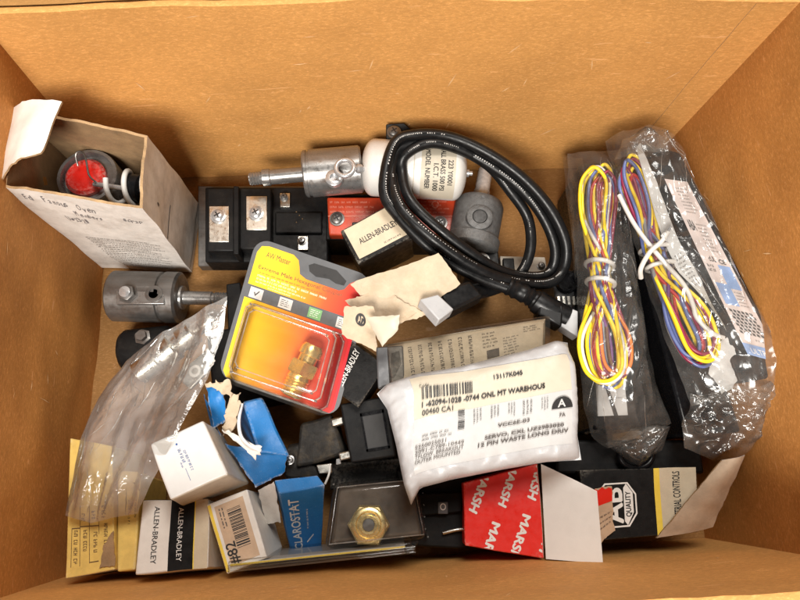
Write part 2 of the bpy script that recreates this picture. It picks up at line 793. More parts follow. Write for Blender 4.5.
def bag(fn, mat, name, parent, nu=50, nv=60, puff=.8, crump=.35, freq=.35, seed=0, thick=.4, edge=.25, low=True, fold=(0, 1, 1), octv=4, creases=0):
    off = Vector((seed * 11.3, seed * 3.7, seed * 5.9))
    mb = MB()

    def up(s, t):
        p = fn(s, t)
        e = min(1, 6 * min(s, 1 - s, t, 1 - t) + edge)
        z = puff * (1 - (2 * s - 1) ** 4) * (1 - (2 * t - 1) ** 4) + crump * (ridge(p + off, freq, octv) - .3) * e
        if fold[0]:
            wv_ = .35 * noise.noise(Vector((s * 2, t * 2, seed)))
            q = Vector(((s + wv_ * .25) * fold[1], (t + wv_ * .3) * fold[2], seed * 1.7))
            z += fold[0] * (ridge(q, 1.0, 2) - .3) * min(1, e + .3)
        dx = crump * .5 * noise.noise((p + off) * .7) * (1.4 - e)
        dy = crump * .5 * noise.noise((p - off) * .7) * (1.4 - e)
        return p + Vector((dx, dy, z))

    mb.grid(up, nu, nv, mat)
    if low:
        def dn(s, t):
            e = min(1, 4 * min(s, 1 - s, t, 1 - t))
            return up(s, t) - Vector((0, 0, thick * e + .0))
        mb.grid(dn, nu // 2, nv // 2, mat, flip=True)
    if creases:
        rc = random.Random(seed + 40)
        cm = MB()
        for k in range(creases):
            s_, t_ = rc.uniform(.04, .96), rc.uniform(.03, .97)
            an = rc.gauss(1.45, .35)
            ln = rc.uniform(.04, .16)
            pts = []
            for q in range(6):
                a_ = min(.99, max(.01, s_ + ln * (q - 2.5) / 2.5 * math.cos(an) * 1.6 + rc.uniform(-.004, .004)))
                b_ = min(.99, max(.01, t_ + ln * (q - 2.5) / 2.5 * math.sin(an) * .7 + rc.uniform(-.002, .002)))
                pts.append(up(a_, b_) + Vector((0, 0, .02)))
            cm.tube(pts, .02, M['edge_clear'], 5, sub=3, rfn=lambda x: .15 + math.sin(math.pi * x))
        cm.build('fold_lines', parent, smooth=60, weld=False)
    return mb.build(name, parent, smooth=60, weld=False)


# ------------------------------------------------------------------ materials
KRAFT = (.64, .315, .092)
M = {}
M['kraft_back'] = cardboard('kraft_back', KRAFT, 'x', 1)
M['kraft_side_shaded'] = cardboard('kraft_side_shaded', (KRAFT[0] * .78, KRAFT[1] * .68, KRAFT[2] * .56), 'y', 5)  # same kraft, the side walls' shade put into a darker, more saturated colour
M['kraft_floor_shaded'] = cardboard('kraft_floor_shaded', tuple(x * .46 for x in KRAFT), 'x', 9)  # dirty floor kraft, darkened further to paint in the shade of the gaps
M['kraft_in'] = pmat('kraft_inner', (.32, .2, .1), .8, var=.2, dirt=.3, bump=.3)
M['kraft_edge'] = pmat('kraft_edge', (.42, .27, .14), .9, var=.3, bump=.6, bscale=14)
M['white_board'] = pmat('white_board', (.74, .70, .65), .55, wear=.7, wearcol=(.5, .42, .32), var=.05, dirt=.22, dirtcol=(.34, .29, .23), bump=.1, seed=2)
M['grimy_white'] = pmat('grimy_white', (.73, .70, .66), .6, var=.1, dirt=.5, dirtcol=(.27, .22, .17), bump=.16, seed=4, speck=.25, speckcol=(.25, .2, .15))
M['clean_white'] = pmat('clean_white', (.62, .605, .59), .45, var=.03, dirt=.08, dirtcol=(.5, .45, .4), bump=.05)
M['flap_white'] = pmat('flap_white', (.80, .775, .74), .5, var=.03, dirt=.1, dirtcol=(.5, .45, .4), bump=.05)
M['cream'] = pmat('cream', (.55, .46, .33), .6, var=.08, dirt=.25, dirtcol=(.4, .3, .18), bump=.1, seed=6)
M['yellow_card'] = pmat('yellow_card', (.72, .50, .13), .55, wear=.7, wearcol=(.75, .66, .45), var=.12, dirt=.35, dirtcol=(.32, .2, .06), bump=.12, seed=3)
M['yellow'] = pmat('yellow_print', (.8, .58, .07), .4, var=.06)
M['black_card'] = pmat('black_card', (.010, .0095, .0095), .42, wear=.8, wearcol=(.35, .31, .26), var=.3, bump=.08, speck=.18, speckcol=(.22, .2, .18), spec=.14)
M['black_plastic'] = pmat('black_plastic', (.008, .008, .0085), .45, var=.3, bump=.08, bscale=20, spec=.16, dirt=.3, dirtcol=(.045, .038, .03), speck=.22, speckcol=(.2, .18, .15))
M['black_gloss'] = pmat('black_gloss', (.006, .006, .007), .25, var=.2, bump=.03, spec=.2)
M['dusty_black'] = pmat('dusty_black', (.014, .012, .010), .7, var=.4, dirt=.75, dirtcol=(.12, .085, .045), bump=.3, speck=.3, speckcol=(.3, .25, .18))
M['rubber'] = pmat('rubber', (.007, .007, .0075), .36, var=.3, bump=.05, bscale=30, spec=.3)
M['steel'] = pmat('steel', (.30, .295, .29), .32, .7, var=.2, vscale=2, bump=.04, bscale=10, stretch=(.15, 1, 1), dirt=.4, dirtcol=(.16, .12, .085))
M['steel_dark'] = pmat('steel_dark', (.19, .182, .175), .40, .75, var=.25, vscale=1.5, bump=.04, bscale=9, stretch=(.15, 1, 1), dirt=.5, dirtcol=(.12, .08, .05))
M['bright_steel'] = pmat('bright_steel', (.52, .52, .53), .26, .6, var=.12, vscale=3, bump=.06, bscale=12)
M['cast'] = pmat('cast_zinc', (.13, .13, .13), .5, .5, var=.25, vscale=3, bump=.45, bscale=16, dirt=.3)
M['tin'] = pmat('tin_terminal', (.62, .6, .55), .34, 1, var=.15, vscale=4, bump=.1, bscale=14)
M['brass'] = pmat('brass', (.95, .74, .36), .28, .85, var=.08, vscale=3, bump=.05, bscale=20)
M['red_plastic'] = pmat('red_plastic', (.56, .06, .02), .4, var=.15, bump=.08, dirt=.35, dirtcol=(.1, .02, .015))
M['red_dark'] = pmat('red_relief', (.75, .26, .18), .5, var=.1)
M['red_box'] = pmat('red_box', (.76, .02, .012), .38, wear=.8, wearcol=(.8, .5, .45), var=.04, bump=.05, speck=.0, speckcol=(.8, .4, .35), dirt=.1, dirtcol=(.35, .01, .01))
M['blue_box'] = pmat('blue_box', (.012, .165, .46), .42, wear=1, wearcol=(.6, .6, .6), var=.08, bump=.1, speck=.5, speckcol=(.5, .6, .7), dirt=.2, dirtcol=(.006, .06, .2))
M['ink'] = pmat('ink', (.016, .015, .015), .5, var=.2, bump=0)
M['ink_soft'] = pmat('ink_soft', (.075, .065, .06), .6, var=.4, bump=0)
M['ink_pen'] = pmat('ink_pen', (.17, .16, .17), .6, var=.3, bump=0)
M['ink_blue'] = pmat('ink_blue', (.04, .1, .28), .5, var=.2, bump=0)
M['ink_white'] = pmat('ink_white', (.78, .76, .73), .5, var=.04, bump=0)
M['ink_cream'] = pmat('ink_cream', (.8, .7, .52), .5, var=.04, bump=0)
M['brown_ink'] = pmat('brown_ink', (.14, .08, .03), .6, var=.2, bump=0)
M['kraft_label'] = pmat('kraft_label', (.56, .40, .27), .6, var=.1, dirt=.2)
M['grey_card'] = pmat('grey_card', (.10, .103, .11), .45, var=.08, bump=.06)
M['paper_grey'] = pmat('paper_grey', (.52, .47, .39), .5, var=.1, dirt=.3, dirtcol=(.25, .2, .14), bump=.1)
M['torn_paper'] = pmat('torn_paper', (.50, .40, .285), .75, var=.12, dirt=.4, dirtcol=(.45, .3, .16), bump=.5, bscale=5, seed=8)
M['mailer'] = pmat('mailer', (.46, .46, .47), .34, var=.04, bump=.25, bscale=2.2, coat=.15)
M['label_white'] = pmat('label_white', (.48, .475, .47), .5, var=.03, bump=.05)
M['label_cream'] = pmat('label_cream', (.52, .465, .37), .5, var=.03, bump=.05)
M['label_pink'] = pmat('label_pink', (.55, .47, .45), .4, var=.05, bump=.04)
M['label_blue'] = pmat('label_blue', (.22, .33, .58), .4, var=.08, bump=.04)
M['ceramic'] = pmat('white_enamel', (.66, .64, .61), .28, var=.04, dirt=.15, dirtcol=(.5, .45, .38), bump=.03)
M['milky'] = pmat('milky_plastic', (.42, .42, .43), .35, var=.05, bump=.05)
M['green'] = pmat('green_print', (.20, .42, .18), .5, var=.1, bump=0)
M['white_wire'] = pmat('white_wire', (.62, .60, .57), .35, var=.05, bump=0)
M['w_yellow'] = pmat('yellow_wire', (.86, .62, .02), .35, var=.06, bump=0)
M['w_blue'] = pmat('blue_wire', (.10, .13, .30), .35, var=.1, bump=0)
M['w_red'] = pmat('red_wire', (.42, .02, .02), .35, var=.1, bump=0)
M['w_maroon'] = pmat('maroon_wire', (.22, .015, .05), .35, var=.1, bump=0)
M['w_orange'] = pmat('orange_wire', (.70, .20, .03), .35, var=.1, bump=0)
M['w_purple'] = pmat('purple_wire', (.16, .06, .20), .35, var=.1, bump=0)
M['w_grey'] = pmat('grey_wire', (.25, .25, .26), .35, var=.1, bump=0)
M['w_brown'] = pmat('brown_wire', (.14, .06, .03), .35, var=.1, bump=0)
M['film'] = film('clear_film', haze=.04, gloss=.05, crease=.2, cscale=.34, rough=.2, fres=.6, facet=.24)
M['film_crumple'] = film('crumpled_film', haze=.06, gloss=.08, crease=.25, cscale=.45, rough=.2, fres=.75, seed=6, facet=.38)
M['film_milky'] = film('milky_film', haze=.11, gloss=.05, crease=.16, cscale=.3, rough=.11, seed=4, hazecol=(.80, .78, .77), fres=.75, facet=.22)
M['blister'] = film('clear_blister', tint=(.90, .85, .77), haze=.02, gloss=.03, rough=.06, crease=.03, cscale=.4, seed=2, fres=.8)
M['shell_clear'] = film('clear_shell', haze=.015, gloss=.025, rough=.06, crease=.03, cscale=.4, seed=5, fres=.7)
M['edge_clear'] = film('clear_edge', haze=.14, gloss=.10, rough=.1, crease=.05, fres=.9, seed=3)
M['table'] = pmat('table_top', (.62, .6, .57), .6, var=.05)

# gradient printed on the blister card, yellow at one side to red at the other
g = NT('yellow_red_card')
b_ = g.n('ShaderNodeBsdfPrincipled')
g.l(b_.outputs[0], g.out.inputs[0])
tc = g.n('ShaderNodeTexCoord')
sx = g.n('ShaderNodeSeparateXYZ')
g.l(tc.outputs['UV'], sx.inputs[0])
ma = g.n('ShaderNodeMath', operation='MULTIPLY_ADD')
g.l(sx.outputs['Y'], ma.inputs[0])
ma.inputs[1].default_value = -.10
g.l(sx.outputs['X'], ma.inputs[2])
g.l(g.ramp(ma.outputs[0], [(.08, (.88, .60, .03)), (.34, (.86, .36, .02)), (.6, (.72, .10, .03)), (.86, (.55, .012, .02))]), b_.inputs['Base Color'])
b_.inputs['Roughness'].default_value = .33
M['gradient'] = g.m

# ------------------------------------------------------------------ setting and the shipping box
mb = MB()
mb.poly([(-300, -300, -.45), (300, -300, -.45), (300, 300, -.45), (-300, 300, -.45)], M['table'])
tab = mb.build('ground', origin=(0, 0, -.45))
tab['kind'] = 'structure'

LO = [Vector((-22.1, 24.8, 0)), Vector((23.3, 24.6, 0)), Vector((22.7, -5.4, 0)), Vector((-22.0, -5.6, 0))]   # BL BR FR FL
HI = [Vector((-20.9, 24.4, 19.3)), Vector((24.3, 24.6, 18.6)), Vector((24.3, -5.5, 18.3)), Vector((-21.4, -5.5, 18.6))]
box = thing('cardboard_box', 'large open brown corrugated shipping box holding all the parts', 'box', (0.5, 9.6, 0))
mb = MB()
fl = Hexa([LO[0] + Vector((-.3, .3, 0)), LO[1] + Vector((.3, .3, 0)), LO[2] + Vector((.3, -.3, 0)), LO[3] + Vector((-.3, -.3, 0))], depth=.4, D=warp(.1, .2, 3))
fl.mesh(M['kraft_floor_shaded'], 16, mb=mb)
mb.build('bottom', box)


def wall(i, j, out, mat, mid=(0, 0, 0), seed=0):
    """one panel between two corners, bulging a little, .4 thick, with a creased rim"""
    mb = MB()
    out = Vector(out)

    def f(s, t, o=0.0):
        p = lerp(lerp(LO[i], LO[j], s), lerp(HI[i], HI[j], s), t)
        k = math.sin(math.pi * s) * t
        p = p + Vector(mid) * k
        q = p * .13 + Vector((seed * 9.1, 0, 0))
        p = p + out * (.22 * noise.noise(q) + .1 * noise.noise(q * 3.7)) * min(1, 7 * max(0, min(s, 1 - s)))
        return p + out * o
    mb.grid(lambda s, t: f(s, t, 0), 40, 30, mat)
    mb.grid(lambda s, t: f(s, t, .4), 40, 30, mat, flip=True)
    mb.grid(lambda s, t: f(s, 1, .4 * t) + Vector((0, 0, .08 * math.sin(math.pi * t))), 40, 2, mat)
    mb.grid(lambda s, t: f(0, s, .4 * t), 30, 1, M['kraft_edge'])
    mb.grid(lambda s, t: f(1, s, .4 * t), 30, 1, M['kraft_edge'])
    o = mb.build('wall', box, smooth=50)
    # the flap hangs outwards and down from the rim
    mb = MB()
    L = 10

    def h(s, t, o=0.0):
        p = f(s, 1, .42)
        ang = math.radians(28) + .3 * t
        e = p + out * (L * t * math.cos(ang)) + Vector((0, 0, -L * t * math.sin(ang) + .1))
        return e + Vector((0, 0, -o))
    mb.grid(h, 20, 8, mat)
    mb.grid(lambda s, t: h(s, t, .35), 20, 8, mat, flip=True)
    for k in (0, 1):
        mb.grid(lambda s, t: h(k, s, .35 * t), 8, 1, M['kraft_edge'])
    mb.grid(lambda s, t: h(s, 1, .35 * t), 20, 1, M['kraft_edge'])
    mb.build('flap', box, smooth=50)
    return f


f_back = wall(0, 1, (0, 1, 0), M['kraft_back'], (0, .5, 0), 1)
f_right = wall(1, 2, (1, 0, 0), M['kraft_side_shaded'], (.3, 0, 0), 2)
f_front = wall(2, 3, (0, -1, 0), M['kraft_back'], (0, -.2, 0), 3)
f_left = wall(3, 0, (-1, 0, 0), M['kraft_side_shaded'], (-.2, 0, 0), 4)
rs_ = random.Random(12)
sm_ = pmat('scuffed_kraft', (.74, .46, .22), .85, var=.2, bump=.3)
for fw, nn in ((f_back, 26), (f_right, 16), (f_left, 14), (f_front, 10)):
    mb = MB()
    for k in range(nn):
        s_, t_ = rs_.uniform(.05, .93), rs_.uniform(.25, .97)
        a_ = rs_.choice((rs_.gauss(.9, .25), rs_.gauss(1.5, .3), rs_.gauss(.1, .2)))
        ln, w_ = rs_.uniform(.003, .018), rs_.uniform(.0006, .0016)
        da, db = math.cos(a_) * ln, math.sin(a_) * ln * 2.2
        oa, ob = -math.sin(a_) * w_, math.cos(a_) * w_ * 2.2
        j_ = rs_.uniform(-.3, .3)
        mb.poly([fw(s_ - da, t_ - db, -.02), fw(s_ + oa + da * j_, t_ + ob + db * j_, -.02), fw(s_ + da, t_ + db, -.02), fw(s_ - oa, t_ - ob, -.02)], sm_)
    mb.build('scuff_marks', box, weld=False)
mb = MB()
mb.grid(lambda s, t: f_back(.945 + .05 * s, .0 + .995 * t, -.05), 3, 30, M['kraft_back'])
mb.grid(lambda s, t: f_back(.945, .0 + .995 * s, -.05 * (1 - t)), 30, 1, M['kraft_edge'])
mb.build('glue_tab', box, smooth=50)

# ------------------------------------------------------------------ tall white carton with the spring part inside
top = PP((15, 108, 14.3), (146, 134, 14.3), (142, 207, 14.3), (2, 186, 14.3))
bl, br, bbr = PP((98, 268, .2), (192, 272, .2), (201, 207, .2))
hx = Hexa(top, bottom=[bl + (bbr - br), bbr, br, bl], D=warp(.12, .35, 1))
ct = thing('tall_carton', 'tall grimy white carton standing open at the back left with handwriting on its front', 'carton', hx.base())
cen = (top[0] + top[1] + top[2] + top[3]) / 4
cenb = (hx.a + hx.b + hx.c + hx.d) / 4
mb = MB()
outm = {'front': M['grimy_white'], 'right': M['grimy_white'], 'left': M['grimy_white'], 'back': M['grimy_white']}
th = .16
for nm in ('front', 'right', 'left', 'back'):
    fo = hx.face(nm)
    rag = lambda s, seed: .0 + .012 * noise.noise(Vector((s * 9, seed, 0))) + .006 * noise.noise(Vector((s * 31, seed, 2)))
    sd = {'front': 1, 'right': 2, 'left': 3, 'back': 4}[nm]
    ft = lambda s, t, o, fo=fo, sd=sd: fo(s, lerp(rag(s, sd) + .006, 1, t), o)
    mb.grid(lambda s, t: ft(s, t, 0), 24, 24, M['grimy_white'])
    mb.grid(lambda s, t: ft(.01 + .98 * s, t, -th), 24, 24, M['kraft_in'], flip=True)
    mb.grid(lambda s, t: ft(lerp(s, .01 + .98 * s, t), 0, -th * t), 24, 1, M['kraft_edge'])
mb.grid(hx.face('bottom'), 4, 4, M['kraft_in'])
mb.build('carton_body', ct, smooth=40, weld=False)
# hinged flap bent up and over the opening
fq = PP((13, 108, 14.5), (61, 101, 16.2), (41, 153, 16.2), (0, 180, 14.5))
mb = MB()


def flapfn(s, t, o=0.0):
    p = lerp(lerp(fq[0], fq[1], s), lerp(fq[3], fq[2], s), t)
    return p + Vector((0, 0, .5 * math.sin(s * math.pi) + .15 * noise.noise(p * .6) - o)) + Vector((.1 * noise.noise(p * 2), .1 * noise.noise(p * 2.3), 0)) * (1 if t in (0, 1) else 0)


flapfn.w, flapfn.h = 3.2, 4.5
mb.grid(flapfn, 14, 14, M['white_board'])
mb.grid(lambda s, t: flapfn(s, t, .13), 14, 14, M['kraft_in'], flip=True)
for k in (0, 1):
    mb.grid(lambda s, t: flapfn(k, s, .13 * t), 14, 1, M['kraft_edge'])
    mb.grid(lambda s, t: flapfn(s, k, .13 * t), 14, 1, M['kraft_edge'])
mb.build('flap', ct, smooth=50, weld=False)
pf = Print(hx.face('front'), M['ink_pen'], .02)
r_ = random.Random(4)


def hand(txt, s0, t0, cw, hgt, sl=0.0):
    """handwritten letters: each one a little out of line"""
    x = s0
    for ch in txt:
        if ch == ' ':
            x += cw * 1.3
            continue
        big = 1.35 if ch.isupper() or ch in 'dlhkbt1234567890' else .85
        pf.textf(ch, (x, t0 + sl * (x - s0) + r_.uniform(-.006, .006)), (cw * r_.uniform(.6, .85), r_.uniform(-.006, .01)), (cw * r_.uniform(.1, .4), -hgt * big * r_.uniform(.85, 1.1)))
        x += cw * r_.uniform(.9, 1.1)


hand('Ed', .09, .10, .030, .038, .05)
hand('Famous', .22, .12, .029, .042, .05)
hand('Oven', .45, .145, .034, .044, .05)
hand('Members', .38, .225, .030, .038, .04)
hand('U-2321', .25, .31, .028, .036, .03)
hand('scrap', .76, .20, .030, .036, .12)
pf.build('handwriting', ct)
pf = Print(hx.face('front'), M['ink_soft'], .02)
for k in range(9):
    pf.lines(.24 + .01 * k, .50 + .05 * k, .94 - (.02 * (k % 3)), .545 + .05 * k, 2, seed=k + 60, word=.035, fill=.42)
pf.build('fine_print', ct)
pf = Print(hx.face('right'), M['ink_soft'], .02)
pf.rect(.02, .42, .5, .43).disc(.3, .22, .02, .02, 10)
pf.rect(.02, .93, .99, .936)
pf.build('tape_edge', ct)

sp = thing('spring_assembly', 'round metal part with red face, rod and white spring inside the tall carton', 'spring part', P(100, 180, 7))
zc = 10.5
mb = MB()
c0 = P(88, 177, zc)
mb.lathe(c0 - Vector((0, 0, 4)), c0, [(0, 1.9), (4, 1.95), (4.15, 1.9), (4.15, 1.7), (3.6, 1.65)], M['steel'], 36)
mb.build('cup', sp, smooth=40)
mb = MB()
mb.lathe(c0 + Vector((-.25, .1, -.4)), c0 + Vector((-.25, .1, 1)), [(0, 1.3), (.25, 1.3), (.45, 1.1), (.5, .3)], M['red_box'], 32)
mb.build('red_disc', sp, smooth=40)
mb = MB()
mb.tube([P(94, 184, zc + .3), P(150, 192, zc + .6)], .16, M['bright_steel'], 10)
mb.build('rod', sp, smooth=60)
mb = MB()
a0, a1 = P(113, 186, zc + .4), P(150, 190, zc + .4)
ax = (a1 - a0).normalized()
s1 = Vector((0, 0, 1))
s2 = ax.cross(s1)
mb.tube([a0 + ax * (1.15 * k / 12) + (s1 * math.cos(2 * math.pi * k / 12) + s2 * math.sin(2 * math.pi * k / 12)) * 1.05 for k in range(27)], .17, M['white_wire'], 8, sub=3)
mb.build('coil', sp, smooth=60)
mb = MB()
mb.lathe(a0 + ax * .9, a1, [(0, .7), (.1, .9), (.9, .9), (1, .7)], M['black_gloss'], 24)
mb.build('grommet', sp, smooth=50)
mb = MB()
mb.tube([P(78, 166, zc + .5), P(76, 154, zc + .9), P(82, 152, zc + 1), P(86, 160, zc + .9), P(89, 175, zc + .7), P(96, 182, zc + .6)], .06, M['steel_dark'], 6)
mb.build('lead', sp, smooth=60)


# ------------------------------------------------------------------ generic pieces
def screw(parent, u, v, z, r=.38, mat='tin', name='screw', slot=True):
    c = P(u, v, z)
    mb = MB()
    mb.lathe(c - Vector((0, 0, .1)), c + Vector((0, 0, 1)), [(0, r * 1.35), (.14, r * 1.35), (.16, r), (.3, r), (.38, r * .75), (.4, r * .3)], M[mat], 20)
    o = mb.build(name, parent, smooth=40)
    if slot:
        mb = MB()
        for a in (.5, .5 + math.pi / 2):
            d = Vector((math.cos(a), math.sin(a), 0)) * r * .6
            w = Vector((-math.sin(a), math.cos(a), 0)) * r * .13
            q = c + Vector((0, 0, .305 + (.004 if a > 1 else 0)))
            mb.poly([q - d - w, q + d - w, q + d + w, q - d + w], M['ink'])
        mb.build('screw_slot', o, weld=False)
    return o


def boxpart(parent, name, top, mat, zb=None, depth=None, bevel=.06, n=2, D=None, bottom=None):
    h = Hexa(top, zb=zb, depth=depth, D=D, bottom=bottom)
    h.mesh(mat, n).build(name, parent, bevel=bevel, smooth=35)
    return h


# ------------------------------------------------------------------ black power module with screw terminals
pm = thing('power_module', 'black power module with silver screw terminals lying beside the tall white carton', 'power module', P(265, 230, 0) * Vector((1, 1, 0)) if False else Vector((P(265, 240, 0).x, P(265, 240, 0).y, .1)))
B = M['black_plastic']
boxpart(pm, 'base_plate', PP((198, 186, 1.2), (330, 186, 1.2), (330, 266, 1.2), (198, 266, 1.2)), M['steel_dark'], zb=.1)
boxpart(pm, 'body', PP((205, 187, 3.2), (328, 187, 3.2), (328, 262, 3.2), (205, 262, 3.2)), B, zb=1.2, bevel=.12)
boxpart(pm, 'terminal_block', PP((207, 188, 4.2), (234, 188, 4.2), (234, 251, 4.2), (207, 251, 4.2)), B, zb=3.1, bevel=.1)
boxpart(pm, 'terminal_block', PP((238, 188, 4.2), (271, 188, 4.2), (271, 249, 4.2), (238, 249, 4.2)), B, zb=3.1, bevel=.1)
boxpart(pm, 'divider', PP((233.5, 186, 4.9), (238.5, 186, 4.9), (238.5, 254, 4.9), (233.5, 254, 4.9)), B, zb=3.1, bevel=.05)
for q, s_ in ((((209, 206), (229, 206), (229, 242), (209, 242)), (218, 216)), (((246, 196), (267, 196), (267, 230), (246, 230)), (256, 213))):
    h = Hexa(PP(*[(a, b, 4.34) for a, b in q]), zb=4.15)
    o = h.mesh(M['tin'], 1).build('terminal', pm, bevel=.04, smooth=35)
    screw(o, s_[0], s_[1], 4.42, .42, 'bright_steel')
for q, s_ in ((((280, 193), (290, 193), (290, 207), (280, 207)), (284, 197)), (((298, 236), (308, 236), (308, 250), (298, 250)), (302, 241))):
    h = Hexa(PP(*[(a, b, 3.42) for a, b in q]), zb=3.15)
    o = h.mesh(M['tin'], 1).build('terminal', pm, bevel=.03, smooth=35)
    screw(o, s_[0], s_[1], 3.47, .24, 'steel')
boxpart(pm, 'cover_rib', PP((275, 212, 3.5), (322, 212, 3.5), (322, 233, 3.5), (275, 233, 3.5)), B, zb=3.1, bevel=.1)
pr = Print(lambda s, t, o=0: P(lerp(294, 306, s), lerp(205, 228, t), 3.51), M['brown_ink'])
for k in range(4):
    pr.disc(.2 + .25 * (k % 3), .3 + .15 * k, .05, .03, 8)
pr.build('stain', pm)

# ------------------------------------------------------------------ red block
rb = thing('terminal_module', 'red plastic block with raised marks and screws, partly under the black cable', 'module', Vector((P(390, 220, 0).x, P(390, 220, 0).y, .1)))
boxpart(rb, 'housing', PP((326, 194, 3.4), (458, 194, 3.4), (458, 240, 3.4), (326, 240, 3.4)), B, zb=.1, bevel=.1)
hr = boxpart(rb, 'cover', PP((327, 197, 4.2), (456, 197, 4.2), (454, 235, 4.2), (329, 235, 4.2)), M['red_plastic'], zb=3.3, bevel=.12)
f_ = hr.face('top')
pr = Print(f_, M['red_dark'], .02)
for a, b, n_ in ((.02, .42, 3), (.62, .98, 4)):
    pr.lines(a, .08, b, .46, n_, seed=int(a * 50) + 3, word=.12, fill=.4)
pr.ring([(.84 + .03 * math.cos(i * .52), .2 + .1 * math.sin(i * .52)) for i in range(12)], .3)
pr.rect(.0, .5, 1, .52)
pr.build('raised_marks', rb)
boxpart(rb, 'recess', PP((351, 221, 4.23), (371, 221, 4.23), (371, 235, 4.23), (351, 235, 4.23)), M['ink'], zb=3.3, bevel=.15)
screw(rb, 337, 219, 4.25, .42, 'steel_dark')
screw(rb, 440, 223, 4.25, .42, 'steel')

# ------------------------------------------------------------------ upper steel cylinder with eye bolt, white canister
cy = thing('steel_cylinder', 'short steel cylinder with shaft and eye bolt lying against the white canister', 'cylinder', P(335, 175, 3.8))
z = 6.0
p0, p1 = P(249, 179, z), P(363, 169, z)
axd = (p1 - p0).normalized()
L = (p1 - p0).length


def along(u):
    return (P(u, 179 + (169 - 179) * (u - 249) / 114, z) - p0).length


mb = MB()
mb.lathe(p0, p1, [(0, .3), (.05, .45)] + [(.1 + .1 * k, .5 if k % 2 else .44) for k in range(9)] + [(along(262), .5), (along(263), .62), (along(270), .62), (along(271), .55), (along(306), .55)], M['steel'], 28)
mb.build('shaft', cy, smooth=40)
a, b = along(304), along(362)
mb = MB()
mb.lathe(p0, p1, [(a, .5), (a, 1.6), (a + .12, 1.72), (a + .3, 1.72), (a + .32, 1.64), (a + .5, 1.64), (a + .52, 1.74), (b - .15, 1.74), (b, 1.6), (b, .3)], M['steel'], 44)
mb.build('body', cy, smooth=30)
t0 = P(334, 178, 7.7)
mb = MB()
mb.lathe(t0 - Vector((0, 0, .3)), t0 + Vector((0, 0, 1)), [(0, .62), (.35, .62), (.42, .5), (.42, .3), (.1, .28)], M['bright_steel'], 28)
mb.build('port', cy, smooth=40)
eye = thing('eye_bolt', 'small polished eye bolt between the steel cylinder and the white canister', 'eye bolt', P(347, 168, 8.1))
ec = P(345, 168, 8.4)
mb = MB()
mb.tube([ec + Vector((math.cos(k * math.pi / 8), math.sin(k * math.pi / 8), .06 * math.cos(k * .4))) * .62 for k in range(16)], .17, M['bright_steel'], 10, closed=True, sub=3)
mb.build('ring', eye, smooth=60)
mb = MB()
e1 = P(366, 169, 7.6)
d0 = ec + (e1 - ec).normalized() * .68
mb.lathe(d0, e1, [(0, .2), (.2, .22), (.3, .34), (.55, .34), (.6, .2), (1.3, .2)], M['bright_steel'], 14)
mb.build('shank', eye, smooth=40)

wc = thing('white_canister', 'white enamelled canister with cream printed label, seen through the cable loop', 'canister', P(415, 175, 4.4))
z = 6.4
c0, c1 = P(362, 167, z), P(466, 173, z)
L = (c1 - c0).length
rr = 2.08
mb = MB()
prof = [(0, .3)]
for k in range(9):
    a = k / 8 * math.pi / 2
    prof.append((.9 * (1 - math.cos(a)), .5 + (rr - .5) * math.sin(a)))
for k in range(9):
    a = (1 - k / 8) * math.pi / 2
    prof.append((L - .9 * (1 - math.cos(a)), .5 + (rr - .5) * math.sin(a)))
prof.append((L, .3))
mb.lathe(c0, c1, prof, M['ceramic'], 48)
mb.build('shell', wc, smooth=50)
axc = (c1 - c0).normalized()
sd = axc.cross(Vector((0, 0, 1))).normalized()
upv = sd.cross(axc)


def canf(s, t, off=0.0):
    a = math.radians(65 - 160 * t)
    q = c0 + axc * (L * (.56 + .32 * s)) + (upv * math.cos(a) - sd * math.sin(a)) * (rr + .015 + off)
    return q


canf.w, canf.h = 2.3, 5.6
mb = MB()
mb.grid(canf, 4, 20, M['label_cream'])
lb = mb.build('label', wc, smooth=60)
pr = Print(canf, M['ink'], .012)
for tx_, s, a, b in (('MODEL NUMBER', .12, .06, .82), ('I.C.T. 1000', .36, .34, .86), ('ALL BRASS 500 PSI', .56, .06, .84), ('223 Y0001', .78, .26, .72)):
    pr.text(tx_, s, .27 + .66 * a, s + .14, .27 + .66 * b, rot=90, bold=.03)
pr.build('lettering', lb)
mb = MB()
mb.lathe(c1 - axc * .1, c1 + axc, [(0, .3), (.3, .3), (.32, .18), (.55, .18), (.6, .1)], M['bright_steel'], 16)
mb.build('terminal_stud', wc, smooth=40)
mb = MB()
for k in (.42, .49):
    q = c0 + axc * L * k
    mb.lathe(q, q + axc, [(0, rr + .004), (.02, rr + .012), (.06, rr + .012), (.08, rr + .004)], M['paper_grey'], 48)
mb.build('seam', wc, smooth=40)

bk = thing('mounting_bracket', 'dark metal bracket with a screw behind the white canister', 'bracket', P(395, 128, 4))
boxpart(bk, 'plate', PP((386, 124, 8), (404, 123, 8), (430, 145, 7), (386, 150, 7)), M['black_plastic'], zb=4.2)
screw(bk, 394, 132, 8.1, .38, 'steel_dark')

